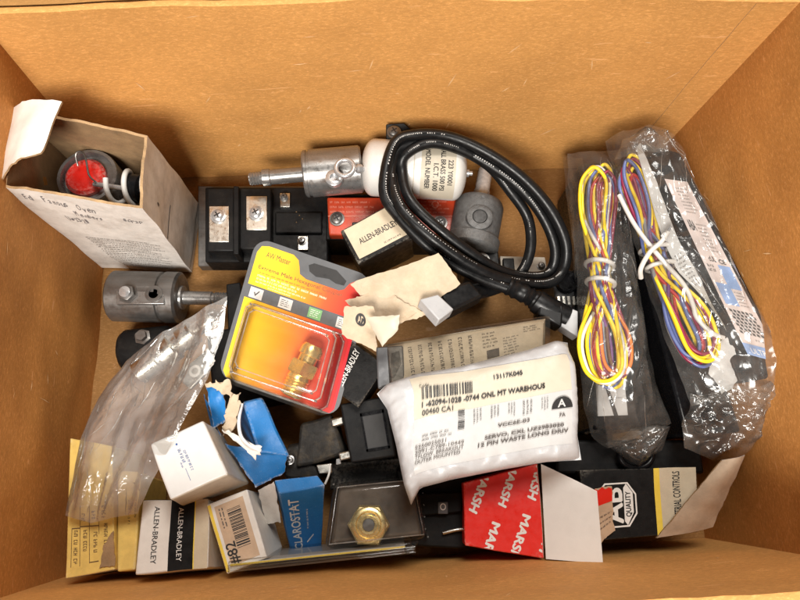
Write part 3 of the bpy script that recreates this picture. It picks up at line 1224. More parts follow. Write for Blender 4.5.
# ------------------------------------------------------------------ second steel cylinder at the left
c2 = thing('steel_cylinder', 'stubby steel cylinder with two ports and a thin shaft, lying by the left wall', 'cylinder', P(150, 297, 0))
z = 2.0
q0, q1 = P(114, 296, z), P(238, 299, z)
ax2 = (q1 - q0).normalized()
al = lambda u: (P(u, 297, z) - q0).length
mb = MB()
b = al(182)
mb.lathe(q0, q1, [(0, .4), (0, 1.8), (.12, 1.93), (al(163), 1.93), (al(164), 1.8), (al(166), 1.8), (al(167), 1.95), (b - .15, 1.95), (b, 1.75), (b, .4)], M['steel_dark'], 44)
mb.build('body', c2, smooth=30)
mb = MB()
e = al(237)
mb.lathe(q0, q1, [(b - .1, .95), (b + .15, .9), (b + .2, .52), (al(212), .52), (al(213), .42), (al(215), .42), (al(216), .5)] + [(al(217) + .1 * k, .5 if k % 2 else .43) for k in range(int((e - al(217)) / .1))] + [(e, .3)], M['steel'], 24)
mb.build('shaft', c2, smooth=40)
hf = Hexa(PP((116, 286, 3.92), (164, 286, 3.92), (164, 304, 3.92), (116, 304, 3.92)), zb=3.2)
hf.mesh(M['steel'], 2).build('flat', c2, bevel=.05, smooth=35)
for u, hexn in ((128, 6), (154, 24)):
    t0 = P(u, 294, 3.9)
    mb = MB()
    if hexn == 6:
        mb.lathe(t0, t0 + Vector((0, 0, 1)), [(0, .75), (.06, .75), (.06, .6), (.4, .6), (.45, .5)], M['steel_dark'], 6)
        mb.lathe(t0 + Vector((0, 0, .4)), t0 + Vector((0, 0, 1)), [(0, .42), (.25, .4), (.3, .25)], M['bright_steel'], 20)
        mb.build('plug', c2, smooth=30)
    else:
        mb.lathe(t0, t0 + Vector((0, 0, 1)), [(0, .62), (.1, .62), (.12, .5), (.12, .36), (.02, .35)], M['steel_dark'], 24)
        mb.build('port', c2, smooth=30)

kb = thing('valve_body', 'dark rounded valve body lying half under the milky plastic bag', 'valve', P(142, 350, 0))
mb = MB()
k0, k1 = P(120, 352, 1.6), P(176, 346, 1.6)
mb.lathe(k0, k1, [(0, .8), (.25, 1.35), (.6, 1.6), (3.6, 1.6), (4, 1.3)], M['black_plastic'], 32)
mb.build('housing', kb, smooth=50)
mb = MB()
k2 = P(144, 338, 2.9)
mb.lathe(k2, k2 + Vector((0, .1, 1)), [(0, .6), (.3, .6), (.35, .4), (.7, .4)], M['steel_dark'], 6)
mb.build('cap_nut', kb, smooth=30)

# ------------------------------------------------------------------ grey cast valve with chrome stem
gv = thing('pressure_valve', 'grey cast metal valve with round port and chrome stem inside the cable loop', 'valve', P(478, 220, 1.5))
z = 4.6
g0, g1 = P(471, 252, z), P(486, 168, z)
gl = (g1 - g0).length
mb = MB()
mb.lathe(g0, g1, [(0, 1.3), (.1, 1.75), (.3, 1.95), (1.0, 1.98), (1.15, 1.85), (1.3, 1.82), (3.4, 1.85), (3.7, 1.85), (4.05, 1.7), (4.15, 1.2), (4.2, .5)], M['cast'], 40)
mb.build('body', gv, smooth=35)
mb = MB()
mb.lathe(g0, g1, [(4.1, .62), (5.0, .62), (5.1, .56), (gl - .2, .56), (gl, .4)], pmat('chrome_stem', (.46, .46, .47), .25, .3, var=.2, vscale=3, bump=.02), 28)
mb.build('stem', gv, smooth=40)
t0 = P(479, 219, 6.1)
mb = MB()
mb.lathe(t0, t0 + Vector((0, 0, 1)), [(0, 1.0), (.42, .95), (.5, .85), (.5, .55), (.3, .5)], M['cast'], 30)
po = mb.build('port', gv, smooth=40)
mb = MB()
mb.lathe(t0, t0 + Vector((0, 0, 1)), [(.3, .5), (.45, .48), (.46, .3)], M['ink'], 24)
mb.build('bore', po, smooth=40)
for u, v in ((483, 197), (474, 238)):
    t1 = P(u, v, 6.3)
    mb = MB()
    mb.lathe(t1, t1 + Vector((0, 0, 1)), [(0, .14), (.16, .12), (.18, .05)], M['cast'], 10)
    mb.build('pin', gv, smooth=40)

# ------------------------------------------------------------------ small blocks on the bottom in the middle
lg = thing('relay_block', 'black block with a round white logo under the grey valve', 'relay', P(482, 262, .1))
h = boxpart(lg, 'case', PP((464, 249, 5.0), (498, 249, 5.0), (501, 274, 5.0), (466, 274, 5.0)), M['black_plastic'], zb=.1, bevel=.1)
pr = Print(h.face('top'), M['ink_white'])
pr.disc(.52, .45, .21, .3)
lo = pr.build('logo', lg)
pr = Print(h.face('top'), M['ink'], .02)
pr.text('IEC', .38, .3, .66, .52, bold=.02).rect(.42, .56, .62, .62)
pr.build('lettering', lo)
cd = thing('connector_strip', 'white plastic connector strip with black clip, flat under the cable loop', 'connector', P(523, 268, .1))
boxpart(cd, 'strip', PP((500, 256, 2.2), (545, 257, 2.2), (548, 274, 2.2), (502, 276, 2.2)), M['paper_grey'], zb=.1, bevel=.05)
boxpart(cd, 'clip', PP((503, 258, 2.6), (514, 258, 2.6), (515, 272, 2.6), (504, 272, 2.6)), M['black_plastic'], zb=2.15, bevel=.05)
screw(cd, 541, 266, 2.2, .25, 'steel_dark')
sk = thing('terminal_socket', 'grey connector block with a black round socket beside the left wire bag', 'socket', P(567, 295, .1))
boxpart(sk, 'block', PP((552, 270, 3.6), (578, 270, 3.6), (580, 312, 3.6), (556, 312, 3.6)), M['grey_card'], zb=.1, bevel=.1)
mb = MB()
t0 = P(566, 283, 3.6)
mb.lathe(t0, t0 + Vector((0, 0, 1)), [(0, .85), (.5, .8), (.5, .6), (.1, .58)], M['black_gloss'], 28)
mb.build('socket_ring', sk, smooth=40)
for k in range(4):
    boxpart(sk, 'pin', PP((557 + 5 * k, 296, 4.0), (560 + 5 * k, 296, 4.0), (561 + 5 * k, 305, 4.0), (558 + 5 * k, 305, 4.0)), M['tin'], zb=3.55, bevel=.02)

# ------------------------------------------------------------------ small black box with cream printed face
ab = thing('small_carton', 'small black carton with cream ALLEN-BRADLEY face, between red block and torn paper', 'carton', P(378, 245, 1.5))
hx = Hexa(PP((340, 231, 7.6), (388, 205, 7.9), (413, 236, 7.9), (358, 264, 7.6)), depth=4.6, D=warp(.05, .5, 2))
hx.mesh(M['black_card'], 6).build('carton_body', ab, bevel=.12, smooth=35)
f_ = hx.face('top')
pr = Print(f_, M['cream'])
pr.rect(.06, .04, .97, .90, 6)
la = pr.build('printed_label', ab)
pr = Print(f_, M['ink'], .028)
pr.text('ALLEN-BRADLEY', .20, .42, .93, .57, bold=.02)
pr.lines(.55, .78, .9, .86, 1, seed=5, word=.1)
pr.build('lettering', la)

# ------------------------------------------------------------------ long black cable in loops
pc = thing('power_cable', 'thick black cable coiled in large loops over the canister and valve', 'cable', P(470, 210, 6))
zl = [9.2, 9.4, 9.5, 9.2, 8.8, 8.2, 7.4, 6.4, 5.6, 5.8, 6.6, 7.6, 8.6, 9.0]
lp = [(384, 170), (393, 146), (414, 135), (450, 137), (489, 154), (525, 180), (552, 212), (566, 245), (562, 272), (545, 284), (510, 281), (476, 268), (435, 241), (401, 208)]
path = PP((524, 294, 6.8), (495, 284, 7.0), (468, 273, 7.4), (434, 252, 8.0), (398, 216, 8.6), (384, 190, 9.0))
path += [P(u, v, z + .1) for (u, v), z in zip(lp[1:], zl[1:])]
lp2 = [(391, 176), (397, 152), (416, 142), (450, 145), (486, 163), (519, 187), (543, 217), (555, 248), (551, 270), (536, 277), (506, 273), (478, 258), (440, 230), (410, 200)]
path += [P(u, v, z - .5) for (u, v), z in zip(lp2, zl)]
lp3 = [(402, 172), (405, 155), (429, 143), (459, 149), (489, 166), (511, 192), (527, 216), (531, 242), (526, 264), (514, 280), (496, 289), (478, 294)]
z3 = [8.4, 8.9, 9.2, 8.8, 8.0, 7.2, 6.4, 5.8, 5.2, 5.0, 5.2, 5.6]
path += [P(u, v, z) for (u, v), z in zip(lp3, z3)]
mb = MB()
mb.tube(path, .39, M['rubber'], 12, sub=8)
mb.build('cord', pc, smooth=60)
pr_ = MB()
nr = len(mb.v) // 12
cen_ = [sum((mb.v[i * 12 + j] for j in range(12)), Vector()) / 12 for i in range(nr)]
up_ = Vector((0, 0, 1))
rk = random.Random(3)
for i in range(6, nr - 8):
    if i % 90 > 62 or rk.random() < .2:
        continue
    tg_ = (cen_[i + 1] - cen_[i])
    sd_ = tg_.cross(up_).normalized()
    for q in (.1, .6):
        c_ = cen_[i] + tg_ * q
        for k_ in range(2):
            a_ = .25 + .11 * k_
            d_ = up_ * math.cos(a_) + sd_ * math.sin(a_)
            d2_ = up_ * math.cos(a_ + .07) + sd_ * math.sin(a_ + .07)
            ln = tg_ * rk.uniform(.12, .3)
            pr_.poly([c_ + d_ * .397, c_ + ln + d_ * .397, c_ + ln + d2_ * .397, c_ + d2_ * .397], M['ink_white'])
pr_.build('lettering', pc, weld=False)
# moulded plugs at both ends
mb = MB()
pts = PP((508, 286, 6.9), (530, 297, 6.8), (544, 306, 6.8), (566, 318, 6.6))
mb.tube(pts, .62, M['rubber'], 12, sub=8, rfn=lambda x: (1 + .12 * math.sin(x * 60)) if x < .4 else (1.15 if x < .5 else 1.35))
pl = mb.build('plug', pc, smooth=40)
boxpart(pl, 'connector', PP((540, 296, 7.5), (564, 305, 7.5), (562, 327, 7.5), (538, 314, 7.5)), M['rubber'], zb=5.9, bevel=.15)
boxpart(pl, 'cap', PP((563, 305, 7.1), (578, 311, 7.1), (578, 337, 7.1), (561, 326, 7.1)), M['milky'], zb=5.9, bevel=.06)
mb = MB()
mb.tube(PP((484, 290, 6.2), (470, 292, 7), (456, 297, 8.2)), .5, M['rubber'], 12)
pl = mb.build('plug', pc, smooth=40)
hq = Hexa(PP((438, 291, 9.6), (470, 280, 9.2), (484, 296, 8.8), (449, 312, 9.6)), zb=7.2)
hq.mesh(M['rubber'], 2).build('connector', pl, bevel=.2, smooth=35)
hq = Hexa(PP((420, 299, 10.4), (438, 294, 10.2), (454, 309, 10.2), (439, 320, 10.6)), depth=1.0)
hq.mesh(M['milky'], 2).build('cap', pl, bevel=.08, smooth=35)

# ------------------------------------------------------------------ yellow and red blister pack
bp = thing('blister_pack', 'grey edged blister pack with yellow to red printed card and clear bubble', 'blister pack', P(290, 330, 3))
CT = PP((257, 237, 8.6), (373, 277, 8.2), (334, 417, 7.2), (217, 376, 7.2))
CT[2] = CT[1] + CT[3] - CT[0]


def card(s, t, off=0.0):
    p = lerp(lerp(CT[0], CT[1], s), lerp(CT[3], CT[2], s), t)
    return p + Vector((0, 0, off))


card.w = (CT[1] - CT[0]).length
card.h = (CT[3] - CT[0]).length


def rrect(x0, y0, x1, y1, r, n=6):
    rs, rt = r / card.w, r / card.h
    out = []
    for cx, cy_, a0 in ((x1 - rs, y0 + rt, -90), (x1 - rs, y1 - rt, 0), (x0 + rs, y1 - rt, 90), (x0 + rs, y0 + rt, 180)):
        for k in range(n + 1):
            a = math.radians(a0 + 90 * k / n)
            out.append((cx + rs * math.cos(a), cy_ + rt * math.sin(a)))
    return out


def outline_slab(mb, pts, off, th, mat, fn=card):
    up_ = [fn(s, t, off) for s, t in pts]
    dn_ = [fn(s, t, off - th) for s, t in pts]
    mb.poly(up_, mat)
    mb.poly(dn_[::-1], mat)
    for i in range(len(pts)):
        j = (i + 1) % len(pts)
        mb.poly([up_[i], dn_[i], dn_[j], up_[j]], mat)


mb = MB()
outline_slab(mb, rrect(0, 0, 1, 1, 1.0), 0, .12, M['grey_card'])
mb.build('backing_card', bp, weld=True)
mb = MB()
# printed field with a notch under the hang hole, a grid sheet trimmed to the outline
NX, NY = 60, 60


def inside(s, t):
    if s < .05 or s > .955 or t < .035 or t > .965:
        return False
    if .40 < s < .86 and t < .17:
        return False
    return True


def prt(s, t):
    return card(.05 + .905 * s, .035 + .93 * t, .016)


pts = [(.035, .10), (.06, .05), (.12, .035), (.33, .035), (.38, .06), (.40, .10), (.42, .15), (.48, .17), (.76, .17), (.80, .15), (.83, .10), (.87, .07), (.965, .07), (.965, .33), (.035, .33)]
k0 = len(mb.v)
for s, t in pts:
    mb.uv[len(mb.v)] = (s, 1 - t)
    mb.v.append(card(s, t, .016))
mb.f.append(list(range(k0, k0 + len(pts))))
mb.mi.append(mb.m(M['gradient']))
k0 = len(mb.v)
pts = [(.035, .425), (.965, .425), (.965, .95), (.935, .985), (.07, .985), (.035, .95)]
for s, t in pts:
    mb.uv[len(mb.v)] = (s, 1 - t)
    mb.v.append(card(s, t, .016))
mb.f.append(list(range(k0, k0 + len(pts))))
mb.mi.append(mb.m(M['gradient']))
pc_ = mb.build('printed_card', bp, weld=False)
hole = Print(card, M['ink'], .02)
hole.poly([(.47, .07), (.51, .045), (.70, .04), (.80, .09), (.79, .125), (.72, .13), (.66, .115), (.55, .13), (.49, .11)])
hole.build('hang_hole', bp)
pr = Print(card, M['brown_ink'], .026)
pr.text('AW Master', .115, .075, .32, .115, bold=.005)
pr.text('Extreme Male Hexagonal Coupler', .08, .18, .80, .215, bold=.005)
pr.lines(.10, .222, .8, .24, 1, seed=4, word=.04, fill=.5)
pr.build('lettering', pc_)
pr = Print(card, M['ink_cream'], .026)
pr.lines(.09, .245, .88, .262, 1, seed=8, word=.06, fill=.8).lines(.09, .268, .5, .285, 1, seed=9, word=.06, fill=.8)
pr.lines(.09, .292, .6, .306, 1, seed=11, word=.05, fill=.8).lines(.2, .312, .45, .324, 1, seed=13, word=.05, fill=.8)
pr.build('lettering', pc_)
for k, (s, mt) in enumerate(((.12, 'clean_white'), (.37, 'clean_white'), (.62, 'green'), (.86, 'clean_white'))):
    pr = Print(card, M[mt], .018)
    pr.rect(s - .055, .342, s + .055, .415)
    o = pr.build('symbol_box', bp)
    pr = Print(card, M['ink_soft'] if mt != 'green' else M['ink_white'], .026)
    if k == 0:
        pr.poly([(s - .02, .375), (s - .012, .37), (s - .004, .385), (s + .022, .355), (s + .026, .362), (s - .004, .40)])
    else:
        pr.lines(s - .04, .352, s + .04, .405, 4, seed=k, word=.35, fill=.3)
    pr.build('symbol', o)
pr = Print(card, M['ink_soft'], .018)
pr.text('AB', .075, .90, .14, .925)
pr.build('lettering', bp)


def bubble(fn, s0, t0, s1, t1, h, slope, r, mat, name, parent, n=5, lip=True):
    """thermoformed clear tray: flat top with sloping rounded sides"""
    mb = MB()
    W, Hh = fn.w, fn.h
    rings = []
    levels = [(0, -.35), (.02, 0), (.15 * h, .02), (.85 * h, slope), (.96 * h, slope + .12), (h, slope + .35)]
    for z_, ins in levels:
        a, b, c, d = s0 + ins / W, t0 + ins / Hh, s1 - ins / W, t1 - ins / Hh
        rr_ = max(.12, r - ins * .3)
        rs, rt = rr_ / W, rr_ / Hh
        ring = []
        for cx, cy_, a0 in ((c - rs, b + rt, -90), (c - rs, d - rt, 0), (a + rs, d - rt, 90), (a + rs, b + rt, 180)):
            for k in range(n + 1):
                an = math.radians(a0 + 90 * k / n)
                ring.append(fn(cx + rs * math.cos(an), cy_ + rt * math.sin(an), z_ + .03))
        rings.append(ring)
    m = len(rings[0])
    for ring in rings:
        mb.v += ring
    k = mb.m(mat)
    for i in range(len(rings) - 1):
        for j in range(m):
            j2 = (j + 1) % m
            mb.f.append([i * m + j, i * m + j2, (i + 1) * m + j2, (i + 1) * m + j])
            mb.mi.append(k)
    mb.f.append([(len(rings) - 1) * m + j for j in range(m)])
    mb.mi.append(k)
    return mb.build(name, parent, smooth=50)


bubble(card, .10, .46, .90, .985, 1.9, .35, .7, M['blister'], 'bubble', bp)
mb = MB()
for ins, z_, rr_, r_ in ((-.05, .06, .7, .07), (.28, 1.72, .55, .06), (.62, 1.95, .5, .045)):
    q_ = rrect(.10 + ins / card.w, .46 + ins / card.h, .90 - ins / card.w, .985 - ins / card.h, rr_, 4)
    mb.tube([card(a_, b_, z_) for a_, b_ in q_], r_, M['edge_clear'], 6, closed=True, sub=2)
mb.build('bubble_rim', bp, smooth=60)
bf = thing('brass_fitting', 'stepped brass pipe fitting in the bubble of the yellow and red pack', 'pipe fitting', card(.74, .78, .05))
b0, b1 = card(.62, .97, .85), card(.70, .60, .85)
bl_ = (b1 - b0).length
mb = MB()
mb.lathe(b0, b1, [(0, .45)] + [(.08 + .1 * k, .78 if k % 2 else .70) for k in range(int(bl_ * 3.6))] + [(bl_ * .42, .7)], M['brass'], 28)
mb.build('thread', bf, smooth=30)
mb = MB()
mb.lathe(b0, b1, [(bl_ * .42, .7), (bl_ * .42, .92), (bl_ * .46, .98), (bl_ * .62, .98), (bl_ * .66, .92), (bl_ * .66, .6)], M['brass'], 6, .3)
mb.build('hex_nut', bf, smooth=25)
mb = MB()
mb.lathe(b0, b1, [(bl_ * .66, .6), (bl_ * .78, .6), (bl_ * .8, .74), (bl_ * .93, .74), (bl_, .6), (bl_, .3)], M['brass'], 28)
mb.build('collar', bf, smooth=30)

# ------------------------------------------------------------------ torn cream paper and black carton beneath it
tp = thing('torn_wrapper', 'torn cream paper wrapper lying crumpled over the red card corner', 'torn paper', P(400, 300, 6))


def rag_patch(q, mat, name, parent, n=18, amp=.35, fr=.5, seed=0, th=.06, rag=.12, curl=0, edge=None):
    def fn(s, t, o=0.0):
        p = lerp(lerp(q[0], q[1], s), lerp(q[3], q[2], s), t)
        e = max(abs(2 * s - 1), abs(2 * t - 1))
        z_ = amp * noise.noise(p * fr + Vector((seed * 5, 0, 0))) + .3 * amp * (ridge(p, fr * 2.2, 3) - .4) + curl * (e ** 3)
        k = rag if e > .99 else 0
        p = p + Vector((k * noise.noise(p * 3.1), k * noise.noise(p * 3.7 + Vector((9, 9, 9))), z_ - o))
        return p
    fn.w = (q[1] - q[0]).length
    fn.h = (q[3] - q[0]).length
    mb = MB()
    mb.grid(fn, n, n, mat)
    mb.grid(lambda s, t: fn(s, t, th), n, n, mat, flip=True)
    for k in (0, 1):
        mb.grid(lambda s, t: fn(k, s, th * t), n, 1, edge or mat)
        mb.grid(lambda s, t: fn(s, k, th * t), n, 1, edge or mat)
    o = mb.build(name, parent, smooth=50, weld=False)

    def ink(s, t, off=0.0):
        return fn(s, t, -off)
    ink.w, ink.h = fn.w, fn.h
    return ink, o


rag_patch(PP((350, 283, 9.4), (438, 254, 10.2), (461, 284, 9.8), (390, 330, 9.2)), M['torn_paper'], 'sheet', tp, 26, .35, .4, 1, rag=.07)
rag_patch(PP((345, 300, 9.3), (382, 290, 9.5), (428, 315, 9.6), (375, 330, 9.2)), M['torn_paper'], 'crumpled_fold', tp, 18, .35, .8, 3, rag=.12)
lo_fn, lo_o = rag_patch(PP((344, 307, 10.2), (374, 306, 10.3), (377, 352, 9.6), (341, 334, 10.0)), M['torn_paper'], 'torn_flap', tp, 16, .2, .6, 4, rag=.1)
rag_patch(PP((366, 318, 10.8), (400, 316, 10.5), (398, 330, 10.2), (382, 347, 10.1)), M['label_cream'], 'torn_flap', tp, 12, .15, .6, 6, rag=.06, curl=.2)
pr = Print(lo_fn, M['ink'], .05)
pr.disc(.55, .36, .16, .17, 20)
o = pr.build('logo', lo_o)
pr = Print(lo_fn, M['torn_paper'], .065)
pr.text('AB', .46, .27, .64, .45, bold=.03)
pr.build('lettering', o)

bc = thing('black_carton', 'narrow black ALLEN-BRADLEY carton tilted between red card and torn paper', 'carton', P(358, 372, 3))
hx = Hexa(PP((352, 341, 7.6), (386, 366, 7.6), (358, 407, 7.0), (331, 388, 7.0)), depth=3.6, D=warp(.04, .5, 4))
hx.mesh(M['black_card'], 6).build('carton_body', bc, bevel=.08, smooth=35)
pr = Print(hx.face('top'), M['ink_white'])
pr.text('ALLEN-BRADLEY', .14, .08, .30, .92, rot=270, bold=.0)
pr.build('lettering', bc)
pr = Print(hx.face('front'), M['paper_grey'])
pr.rect(0, 0, 1, .05)
pr.rect(.95, 0, 1, 1)
pr.build('worn_edge', bc)

# ------------------------------------------------------------------ clear package with printed instruction sheet
ip = thing('instruction_pack', 'worn clear package with grey printed instruction sheet behind the white mailer', 'package', P(465, 350, 3))
IT = PP((384, 345, 7.4), (545, 319, 7.8), (545, 352, 8.6), (392, 402, 8.6))


def inst(s, t, off=0.0):
    p = lerp(lerp(IT[0], IT[1], s), lerp(IT[3], IT[2], s), t)
    return p + Vector((0, 0, off + .2 * math.sin(s * 3.1) + .12 * noise.noise(p * .7)))


inst.w, inst.h = (IT[1] - IT[0]).length, (IT[3] - IT[0]).length
mb = MB()
mb.grid(inst, 20, 8, M['paper_grey'])
mb.grid(lambda s, t: inst(s, t, -.35), 20, 8, M['paper_grey'], flip=True)
mb.grid(lambda s, t: inst(s, 0, -.35 * t), 20, 1, M['paper_grey'])
mb.grid(lambda s, t: inst(1, s, -.35 * t), 8, 1, M['paper_grey'])
mb.build('sheet', ip, smooth=50, weld=False)
pr = Print(inst, M['ink_soft'], .02)
for k in range(7):
    pr.lines(.14 + .062 * k, .12, .165 + .062 * k, .92, 1, rot=90, seed=k + 30, word=.06, fill=.9)
pr.lines(.60, .1, .70, .5, 5, seed=50, word=.3, fill=.45)
pr.lines(.86, .12, .97, .3, 3, seed=51, word=.3, fill=.5)
pr.rect(.62, .55, .70, .75)
pr.lines(.73, .3, .83, .8, 7, seed=52, word=.3, fill=.45)
pr.build('fine_print', ip)
hq = Hexa(PP((376, 347, 7.9), (403, 345, 7.9), (405, 382, 8.3), (378, 388, 8.3)), depth=.4)
hq.mesh(M['grey_card'], 2).build('hanger_tab', ip, bevel=.1, smooth=35)
pr = Print(hq.face('top'), M['ink'], .02)
pr.poly([(.55, .2), (.85, .15), (.9, .5), (.6, .85), (.45, .8)])
pr.build('hang_hole', ip)
bubble(inst, .0, .0, 1.0, 1.0, .5, .2, .3, M['blister'], 'bubble', ip)

# ------------------------------------------------------------------ white padded mailer
ml = thing('padded_mailer', 'crumpled white padded mailer with large printed address label in the middle', 'mailer', P(490, 430, 5))
mz = 9.0
mcoons = coons(PP((377, 394, mz), (387, 384, mz), (417, 374, mz), (459, 367, mz), (528, 350, mz), (556, 341, mz), (567, 343, mz)),
               PP((567, 343, mz), (569, 353, mz), (574, 366, mz), (577, 400, mz), (577, 436, mz), (581, 460, mz)),
               PP((411, 505, mz - .5), (420, 488, mz), (450, 480, mz), (500, 470, mz), (546, 462, mz), (581, 460, mz)),
               PP((377, 394, mz), (387, 409, mz), (396, 445, mz), (404, 485, mz), (411, 505, mz - .5)))


def mfn(s, t, off=0.0):
    p = mcoons(s, t)
    a = 1 - abs(2 * s - 1) ** 9
    b = 1 - abs(2 * t - 1) ** 6
    e = min(1, 7 * min(s, 1 - s, t, 1 - t))
    mid = 1 if (.1 < s < .95 and .02 < t < .88) else 0
    fs = max(0, min(1, min((s - .02) / .12, (1 - s) / .06, t / .08, (1 - t) / .18)))
    wr = .95 * (ridge(p + Vector((3, 8, 0)), .40, 4) - .3) * (1 - .88 * fs)
    wr += .14 * noise.noise(p * .35)
    return p + Vector((0, 0, 1.15 * max(0, a) ** .45 * max(0, b) ** .45 + wr * (0.4 + .6 * e) + off))


mfn.w, mfn.h = 13.5, 7.5
mb = MB()
mb.grid(mfn, 80, 60, M['mailer'])
mb.grid(lambda s, t: mcoons(s, t) - Vector((0, 0, 1.6 * (1 - abs(2 * s - 1) ** 4) * (1 - abs(2 * t - 1) ** 3) - .1 * (ridge(mcoons(s, t) + Vector((3, 8, 0)), .33, 3)))), 40, 30, M['mailer'], flip=True)
mb.build('envelope', ml, smooth=70, weld=False)
LQ = ((.17, .05), (.955, .15), (.945, .87), (.09, .86))


def lab(s, t, off=0.0):
    a = tuple(lerp(LQ[0][i], LQ[1][i], s) for i in (0, 1))
    b = tuple(lerp(LQ[3][i], LQ[2][i], s) for i in (0, 1))
    return mfn(lerp(a[0], b[0], t), lerp(a[1], b[1], t), .03 + off)


lab.w, lab.h = 10.2, 6
mb = MB()
mb.grid(lab, 50, 40, M['label_white'])
lo = mb.build('address_label', ml, smooth=70)
mb = MB()
mb.grid(lambda s, t: lab(.0 + 1.0 * s, lerp(-.01, lerp(.45, .40, s), t), .02), 40, 14, M['label_cream'])
mb.build('address_label', ml, smooth=70)
pr = Print(lab, M['ink'], .13)
pr.text('Code', .04, .09, .10, .13)
pr.bars(.05, .13, .37, .26, 26, seed=3)
pr.text('13117K045', .50, .10, .68, .15, bold=.05)
pr.text('1 -62094-1028 -0744 ONL MT WAREHOUS', .05, .29, .82, .345, bold=.05)
pr.text('00460 CA1', .05, .375, .24, .43, bold=.02)
for k, (a, b) in enumerate(((.36, .42), (.47, .53), (.58, .63), (.67, .74), (.79, .84))):
    pr.lines(a, .45, b, .62, 3, rot=90, seed=k + 3, word=.22, fill=.5)
pr.lines(.05, .62, .25, .70, 2, seed=44, word=.2, fill=.45)
pr.bars(.27, .44, .31, .66, 14, rot=90, seed=9)
pr.poly([(.86, .60)] + [(.93 + .07 * math.cos(a), .60 + .13 * math.sin(a)) for a in [math.pi + math.pi * k / 14 for k in range(15)]])
pr.build('lettering', lo)
pr = Print(lab, M['ink_soft'], .13)
pr.text('S250025031', .01, .72, .20, .755, bold=.015)
pr.text('2091-C789-10449', .01, .77, .31, .805, bold=.015)
pr.text('TFLOW. BREAKOUT', .01, .82, .31, .855, bold=.015)
pr.text('OUTER MOUNTED', .01, .87, .29, .905, bold=.015)
pr.text('VCC6E-03', .52, .66, .72, .695, bold=.05)
pr.text('7A', .91, .66, .95, .695, bold=.05)
pr.text('SERVO, CXL UZ2983020', .44, .77, .94, .81, bold=.05)
pr.text('12 PIN WASTE LONG DRIV', .40, .835, .97, .875, bold=.05)
pr.build('lettering', lo)
pr = Print(lab, M['label_white'], .145)
pr.text('A', .90, .50, .95, .585, bold=.03)
pr.build('logo', lo)

# ------------------------------------------------------------------ things under and around the mailer
rl = thing('socket_module', 'black module with square recess and metal tabs left of the white mailer', 'module', P(370, 440, 1))
hx = boxpart(rl, 'body', PP((340, 404, 6.2), (386, 396, 6.2), (396, 456, 6.2), (351, 463, 6.2)), M['black_plastic'], zb=.6, bevel=.12)
pr = Print(hx.face('top'), M['ink'], .02)
pr.rect(.42, .27, .86, .82)
pr.build('recess', rl)
mb = MB()
f_ = hx.face('top')
for (a, b, c, d) in ((.38, .22, .42, .86), (.86, .22, .90, .86), (.38, .22, .90, .27), (.38, .82, .90, .86)):
    Hexa([f_(a, b, .1), f_(c, b, .1), f_(c, d, .1), f_(a, d, .1)], depth=.1).mesh(M['black_gloss'], 1, mb=mb)
mb.build('recess_frame', rl, weld=False)
for u, v in ((338, 423), (346, 457)):
    boxpart(rl, 'tab', PP((u - 8, v - 4, 5.6), (u + 5, v - 7, 5.6), (u + 6, v + 1, 5.6), (u - 6, v + 4, 5.6)), M['tin'], zb=5.0, bevel=.1)
    boxpart(rl, 'tab', PP((u - 10, v + 2, 5.3), (u - 5, v + 1, 5.3), (u - 5, v + 7, 5.3), (u - 10, v + 8, 5.3)), M['bright_steel'], zb=4.8, bevel=.05)
boxpart(rl, 'base', PP((330, 463, 3.4), (402, 458, 3.4), (410, 490, 3.4), (330, 490, 3.4)), M['black_card'], zb=.1, bevel=.1)
dr = thing('dusty_relay', 'dusty black relay lump between torn blue carton and black socket module', 'relay', P(315, 450, .1))
hx = Hexa(PP((302, 424, 5.2), (333, 416, 5.2), (345, 452, 5.0), (296, 468, 5.0)), zb=.1, D=warp(.35, .5, 2))
hx.mesh(M['dusty_black'], 8).build('case', dr, bevel=.25, smooth=45)
hx = Hexa(PP((284, 446, 4.6), (300, 442, 4.6), (322, 478, 4.2), (286, 478, 4.2)), zb=.1, D=warp(.3, .6, 5))
hx.mesh(M['dusty_black'], 6).build('base', dr, bevel=.2, smooth=45)
boxpart(dr, 'lug', PP((316, 465, 4.9), (332, 463, 4.9), (332, 473, 4.9), (319, 474, 4.9)), M['tin'], zb=4.3, bevel=.06)
mb = MB()
mb.tube(PP((330, 464, 5.3), (329, 474, 5.4), (325, 484, 5.3)), .07, M['ink_white'], 6)
mb.build('wire', dr, smooth=60)
screw(dr, 290, 460, 4.8, .22, 'steel')

bm_ = thing('breaker_block', 'black breaker block with small grey socket under the mailer corner', 'breaker', P(440, 520, .1))
h = boxpart(bm_, 'body', PP((396, 470, 4.4), (470, 466, 4.4), (468, 549, 4.4), (412, 546, 4.4)), M['black_plastic'], zb=.1, bevel=.12)
boxpart(bm_, 'step', PP((418, 494, 4.9), (462, 492, 4.9), (462, 512, 4.9), (418, 516, 4.9)), M['black_plastic'], zb=4.3, bevel=.08)
h2 = boxpart(bm_, 'socket', PP((438, 502, 5.1), (448, 502, 5.1), (448, 514, 5.1), (438, 514, 5.1)), M['grey_card'], zb=4.8, bevel=.04)
pr = Print(h2.face('top'), M['ink_white'], .02)
pr.ring([(.5 + .3 * math.cos(i * .52), .4 + .3 * math.sin(i * .52)) for i in range(12)], .3)
pr.build('socket_ring', bm_)
mb = MB()
mb.tube(PP((443, 533, 4.7), (455, 530, 4.8), (463, 529, 4.8)), .12, M['tin'], 8)
mb.build('pin', bm_, smooth=60)
bx = thing('black_case', 'plain black case lying under the wire bags and the black octagon carton', 'case', P(640, 450, .1))
boxpart(bx, 'body', PP((556, 440, 4.6), (700, 440, 4.6), (705, 474, 4.6), (556, 474, 4.6)), M['black_plastic'], zb=.1, bevel=.2)
mb = MB()
